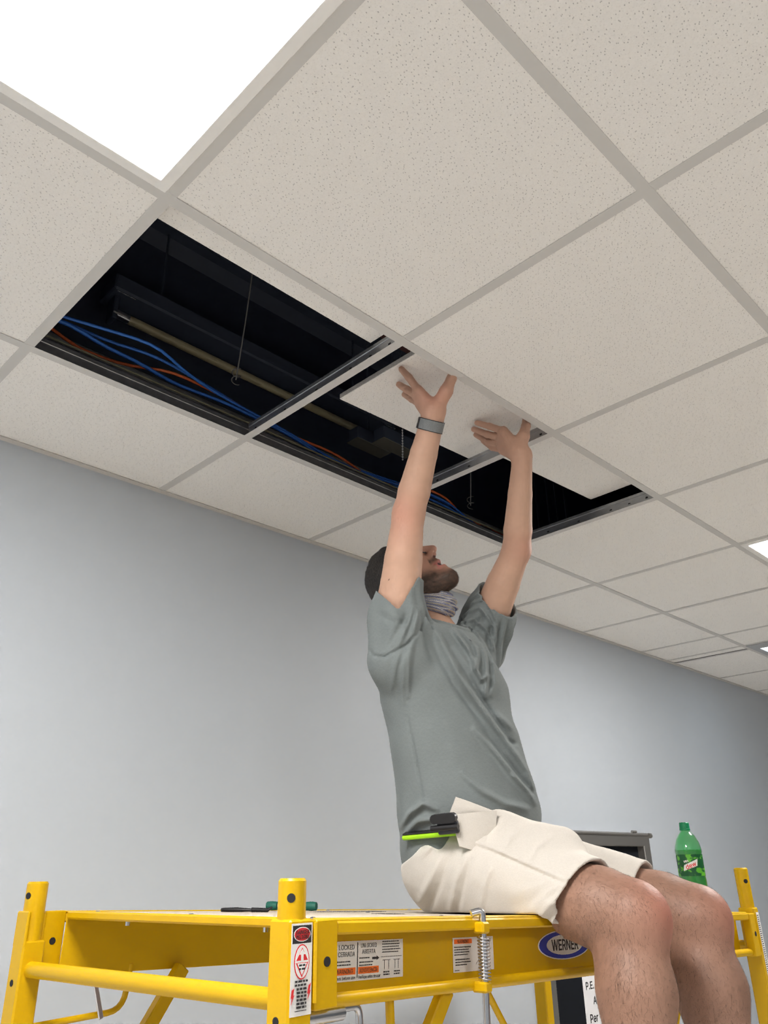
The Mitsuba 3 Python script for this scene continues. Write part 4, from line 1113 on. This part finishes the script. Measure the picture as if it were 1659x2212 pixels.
M('m_hair', rough=.55, spec=.35, tex=mikit.proc(lambda p, n, uv: mix((.008, .007, .007), (.030, .025, .022), noise(p.x * 500, p.y * 500, p.z * 220))), bump=mikit.proc(lambda p, n, uv: noise(p.x * 420, p.y * 420, p.z * 160), eps=8e-4), bscale=.0014)
hc = HO
hair = largest(sdf_mesh(hair_sdf, hc - .16, hc + .16, .0032))
put(k_man + '__hair', move(hair, BODY), 'm_hair', smooth=True, label='short dark hair')


def strands(pos, nrm, dirn, length, width, seed, lift=.55, curl=.3):
    """thin tapered blades rooted in the skin"""
    r = np.random.default_rng(seed); n = len(pos)
    L = length * r.uniform(.55, 1.2, n)[:, None]
    dr_ = dirn + r.normal(0, curl, (n, 3)); dr_ -= nrm * np.einsum('ij,ij->i', dr_, nrm)[:, None]; dr_ /= np.linalg.norm(dr_, axis=1, keepdims=True) + 1e-9
    sd = np.cross(nrm, dr_); a = pos - nrm * .0004
    m1 = a + (nrm * lift + dr_ * .6) * L * .5; m2 = a + (nrm * lift * .75 + dr_) * L
    w = width / 2
    Vv = np.stack([a - sd * w, a + sd * w, a + nrm * w, m1 - sd * w * .8, m1 + sd * w * .8, m1 + nrm * w * .8, m2], 1).reshape(-1, 3)
    fb = np.array([[0, 1, 4], [0, 4, 3], [1, 2, 5], [1, 5, 4], [2, 0, 3], [2, 3, 5], [3, 4, 6], [4, 5, 6], [5, 3, 6]])
    return trimesh.Trimesh(Vv, (fb[None] + 7 * np.arange(n)[:, None, None]).reshape(-1, 3), process=False)


M('m_beard', (.035, .025, .018), .5, spec=.3)
r_ = np.random.default_rng(31)
bw_ = np.clip(beard - .25 - 1.5 * clean - 2.5 * lipz, 0, 1) * isH; c_ = np.where(bw_ > .02)[0]; c_ = r_.choice(c_, min(9500, 6 * len(c_)), p=bw_[c_] / bw_[c_].sum())
jit = r_.normal(0, .0012, (len(c_), 3)); jit -= body_n[c_] * np.einsum('ij,ij->i', jit, body_n[c_])[:, None]
bm = strands(bv[c_] + jit, body_n[c_], np.tile(-HT * 1. + HF * .1, (len(c_), 1)), .0055, .00026, 32, .60, .5)
put(k_man + '__beard', move(bm, BODY), 'm_beard', kind='stuff', label='short brown beard')
M('m_leghair', (.05, .03, .02), .5, spec=.3)
down = np.zeros_like(bv); down[:] = (0, 0, -1)
th_w = ss(-.12, -.02, bv[:, 2])[:, None]
down = down * (1 - th_w) + (axR * .6 + V3(0, 0, -.7)) * th_w
hemd = (bv - hemRp) @ hemRn
lw = ((bv[:, 2] < .02) & (bv[:, 2] > -.42) & (hemd > -.02) & (bv[:, 1] < 2.0)) * (.15 + meshkit.noise(bv * 22, 9) ** 1.5)
kd = np.minimum(np.linalg.norm(bv - kneeR - V3(.06, -.04, .0), axis=1), np.linalg.norm(bv - kneeL - V3(.06, -.04, .0), axis=1))
lw = lw * (.12 + .88 * ss(.03, .075, kd))
c_ = r_.choice(len(bv), 24000, p=lw / lw.sum())
jit = r_.normal(0, .002, (len(c_), 3)); jit -= body_n[c_] * np.einsum('ij,ij->i', jit, body_n[c_])[:, None]
lh = strands(bv[c_] + jit, body_n[c_], down[c_], .0105, .00020, 33, .22, .45)
put(k_man + '__leg_hair', move(lh, BODY), 'm_leghair', kind='stuff', label='dark hair on the legs')

# neck gaiter: checked, rolled down round the neck
def gaiter_tex(p, n, uv):
    a, b = uv.x * 2, uv.y
    row = b * 13 + .5 * fbm(a * 6, b * 5); col = a * 50 + .8 * fbm(a * 5 + 3, b * 6)
    sr, sc_ = row - dr.floor(row), col - dr.floor(col)
    blue = dr.maximum(dr.maximum(1 - smoothstep(.09, .15, dr.abs(sr - .25)), 1 - smoothstep(.03, .08, dr.abs(sr - .52))), .6 * (1 - smoothstep(.10, .18, dr.abs(sc_ - .3))))
    yel = (1 - smoothstep(.12, .17, dr.abs(sr - .80))) * (1 - smoothstep(.2, .28, dr.abs(sc_ - .75)))
    c = mix((.66, .655, .65), (.05, .07, .22), blue * .93)
    return mix(c, (.62, .48, .22), yel)


gN, gM = 72, 26
gt = V3(.10, -.02, .99); gt /= np.linalg.norm(gt); gu = FR - gt * (FR @ gt); gu /= np.linalg.norm(gu); gv_ = np.cross(gt, gu)
g0 = V3(-.058, 2.040, .652); gV, gU = [], []
for j in range(gM + 1):
    v = j / gM
    for i in range(gN + 1):
        a = 2 * np.pi * i / gN
        fr_ = .5 + .5 * math.cos(a)
        zz = (v - .5) * (.056 + .006 * math.cos(a)) + .006 * math.sin(a * 2 + 1) * (v - .5) + .010 * (1 - fr_)
        fold = .0048 * math.sin(v * 24 + 2.4 * math.sin(a * 1.0 + .8) + 1.2 * math.sin(a * 3)) + .0025 * math.sin(v * 41 - 3 * math.sin(a * 2))
        rr = .066 + .009 * math.sin(math.pi * v) + fold + .006 * fr_ * math.sin(math.pi * v)
        if j in (0, gM): rr -= .008
        gV.append(g0 + gu * rr * math.cos(a) + gv_ * rr * .98 * math.sin(a) + gt * zz); gU.append((i / gN, v))
Fg = [[j * (gN + 1) + i, j * (gN + 1) + i + 1, (j + 1) * (gN + 1) + i + 1, (j + 1) * (gN + 1) + i] for j in range(gM) for i in range(gN)]
Fg = np.array(Fg); gm = trimesh.Trimesh(np.array(gV), np.vstack([Fg[:, [0, 1, 2]], Fg[:, [0, 2, 3]]]), process=False)
M('m_gaiter', rough=.85, spec=.15, tex=mikit.proc(gaiter_tex))
put(k_man + '__neck_gaiter', move(gm, BODY), 'm_gaiter', smooth=True, uv=np.array(gU), label='checked blue, white and yellow neck gaiter')

# glasses
def hp(f_, l_, t_): return HO + HF * f_ + HL * l_ + HT * t_


def rim(sg):
    pts = []
    for a in np.linspace(0, 2 * np.pi, 41)[:-1]:
        c, s = math.cos(a), math.sin(a); x = .025 * np.sign(c) * abs(c) ** .6; y = .0175 * np.sign(s) * abs(s) ** .6
        pts.append(hp(.1010 - .10 * abs(x * sg + .033) ** 1.6, sg * .033 + x, -.006 + y))
    return pts + pts[:2]


gl = k_man + '__glasses'
put(gl, move(cat(tube(rim(1), .0017, 8), tube(rim(-1), .0017, 8), tube([hp(.1005, -.0085, .0), hp(.1065, 0, .002), hp(.1005, .0085, .0)], .0016, 8)), BODY), 'm_black', smooth=40, label='dark rimmed glasses')
for sg in (1, -1):
    put(gl + '__temple', move(tube([hp(.096, sg * .058, .002), hp(.05, sg * .072, .006), hp(-.005, sg * .080, .004), hp(-.03, sg * .082, -.014)], .0018, 8, spline=16), BODY), 'm_black', smooth=40)
    rp = np.array(rim(sg)[:40]); ce = rp.mean(0)
    lens = trimesh.Trimesh(np.vstack([rp, ce[None]]), np.array([[i, (i + 1) % 40, 40] for i in range(40)]), process=False)
    scene.setdefault('m_lens', {'type': 'thindielectric', 'int_ior': 1.5})
    put(gl + '__lens', move(lens, BODY), 'm_lens')

# watch band on the right wrist
fx = (wrR - elR) / np.linalg.norm(wrR - elR)
wa = elR + (wrR - elR) * .875
ea = np.cross(fx, V3(0, 1, 0)); ea /= np.linalg.norm(ea); eb = np.cross(fx, ea)


def band(r0, h0, h1, th=.0028, n=48):
    pr = [(r0, h0), (r0 + th, h0), (r0 + th, h1), (r0, h1), (r0, h0)]
    return move(lathe(pr, n), frame(wa, ea, eb, fx))


M('m_strap', rough=.8, tex=mikit.proc(lambda p, n, uv: mix((.14, .15, .155), (.21, .22, .225), noise(p.x * 900, p.y * 900, p.z * 1500))))
wt = k_man + '__watch'
put(wt, move(band(.0295, -.0125, .0125), BODY), 'm_strap', smooth=40, label='grey woven watch band')
put(wt + '__edging', move(band(.0290, .0122, .0142, .0032), BODY), 'm_black', smooth=40)
put(wt + '__edging', move(band(.0290, -.0142, -.0122, .0032), BODY), 'm_black', smooth=40)
wd = (ea * -.8 + eb * .6); wd = -V3(.9, .25, 0); wd -= fx * (wd @ fx); wd /= np.linalg.norm(wd); we = np.cross(fx, wd)
put(wt + '__clasp', move(move(cbox((.0290, -.006, -.014), (.0345, .006, .014), .001), frame(wa, wd, np.cross(fx, wd), fx)), BODY), 'm_black')
wd2 = V3(.3, .95, 0); wd2 -= fx * (wd2 @ fx); wd2 /= np.linalg.norm(wd2)
put(wt + '__case', move(move(cbox((.027, -.017, -.018), (.037, .017, .018), .004), frame(wa, wd2, np.cross(fx, wd2), fx)), BODY), 'm_black')

# shoes
M('m_shoe', (.09, .09, .095), .7)


def shoe_sdf(p, ank):
    back = -V3(TOE[0], TOE[1], 0); back /= np.linalg.norm(back)
    a = ank + V3(0, 0, -.06) + back * .035; b = ank + V3(0, 0, -.085) - back * .19
    d = smin(cap(p, a, b, .052, .044), cap(p, ank + V3(0, 0, -.015), a, .050, .052), .03)
    d = smax(d, -(p[:, 2] - (ank[2] - .108)), .006)
    return smax(d, p[:, 2] - (ank[2] - .005), .004)


for nm, ank in (('r', ankR), ('l', ankL)):
    sm_ = sdf_mesh(lambda p: shoe_sdf(p, ank), ank + V3(-.2, -.28, -.15), ank + V3(.30, .16, .04), .006)
    put(k_man + '__shoe', move(sm_, BODY), 'm_shoe', smooth=True, label='dark shoe')

# dark swoosh mark on the chest: laid on the cloth
from trimesh.proximity import closest_point
def on_cloth(m2d, c, ux, uy, lift=.0012):
    """drape a small flat mark over the shirt's surface"""
    m2d = m2d.subdivide().subdivide(); v = m2d.vertices
    P = V3(*c) + np.outer(v[:, 0], ux) + np.outer(v[:, 1], uy)
    tree = cKDTree(shirt.vertices); _, ii = tree.query(P, k=40)
    S_ = shirt.vertices[ii].mean(1); N_ = np.array(shirt.vertex_normals)[ii].mean(1); N_ /= np.linalg.norm(N_, axis=1, keepdims=True)
    P = P - N_ * np.einsum('ij,ij->i', P - S_, N_)[:, None] + N_ * lift
    return trimesh.Trimesh(P, m2d.faces, process=False)


sw = poly([(-.011, -.001), (-.009, -.0040), (-.004, -.0046), (.013, .0045), (-.004, -.0028), (-.008, -.0022), (-.0095, .0008)], .0002)
put(k_man + '__chest_mark', move(on_cloth(sw, (.062, 1.945, .535), V3(.95, .31, .10), V3(-.1, 0, 1)), BODY), 'm_navy', label='small dark tick mark on the chest')

# ------------------------------------------------------------------ phone in its holster on his belt
M('m_lime', (.36, .72, .01), .45)
k = thing('phone', 'lime green edged phone sticking out level at the man\'s right hip', 'phone')
pa = V3(-.128, 1.848, .061); pb = V3(.006, 1.783, .067)
px_ = (pb - pa) / np.linalg.norm(pb - pa); pz_ = V3(-.10, -.30, 1.); pz_ -= px_ * (pz_ @ px_); pz_ /= np.linalg.norm(pz_); py_ = np.cross(pz_, px_)
PF = frame(pa, px_, py_, pz_)
L_ = np.linalg.norm(pb - pa)
put(k + '__case', move(move(cbox((0, 0, 0), (L_, .045, .0095), .003), PF), BODY), 'm_lime')
put(k + '__screen', move(move(cbox((.002, .002, .0092), (L_ - .002, .043, .0135), .002), PF), BODY), 'm_black')
k = thing('belt_clip', 'black belt clip with an oval cap above the lime green phone', 'clip')
ca, cb = V3(-.0515, 1.768, .0990), V3(-.0118, 1.750, .1010)
cx_ = (cb - ca) / np.linalg.norm(cb - ca); cz_ = V3(0, -.2, 1.); cz_ -= cx_ * (cz_ @ cx_); cz_ /= np.linalg.norm(cz_); cy_ = np.cross(cz_, cx_)
prof2 = [(x, y) for x, y in [(math.cos(a) * .0095 + (.040 if math.cos(a) > 0 else 0), math.sin(a) * .0095) for a in np.linspace(-math.pi, math.pi, 40)]]
oc = poly(prof2, .012)
put(k + '__cap', move(move(oc, frame(ca, cx_, cz_, -cy_) @ trimesh.transformations.translation_matrix([0, 0, -.006])), BODY), 'm_black', smooth=40)
put(k + '__body', move(move(cbox((.0, .002, -.032), (.046, .016, -.006), .003), frame(ca, cx_, cy_, cz_)), BODY), 'm_clip')
put(k + '__hinge', move(tube([ca + cx_ * -.012 - cz_ * .018, ca + cx_ * .05 - cz_ * .018], .006, 12), BODY), 'm_black', smooth=40)
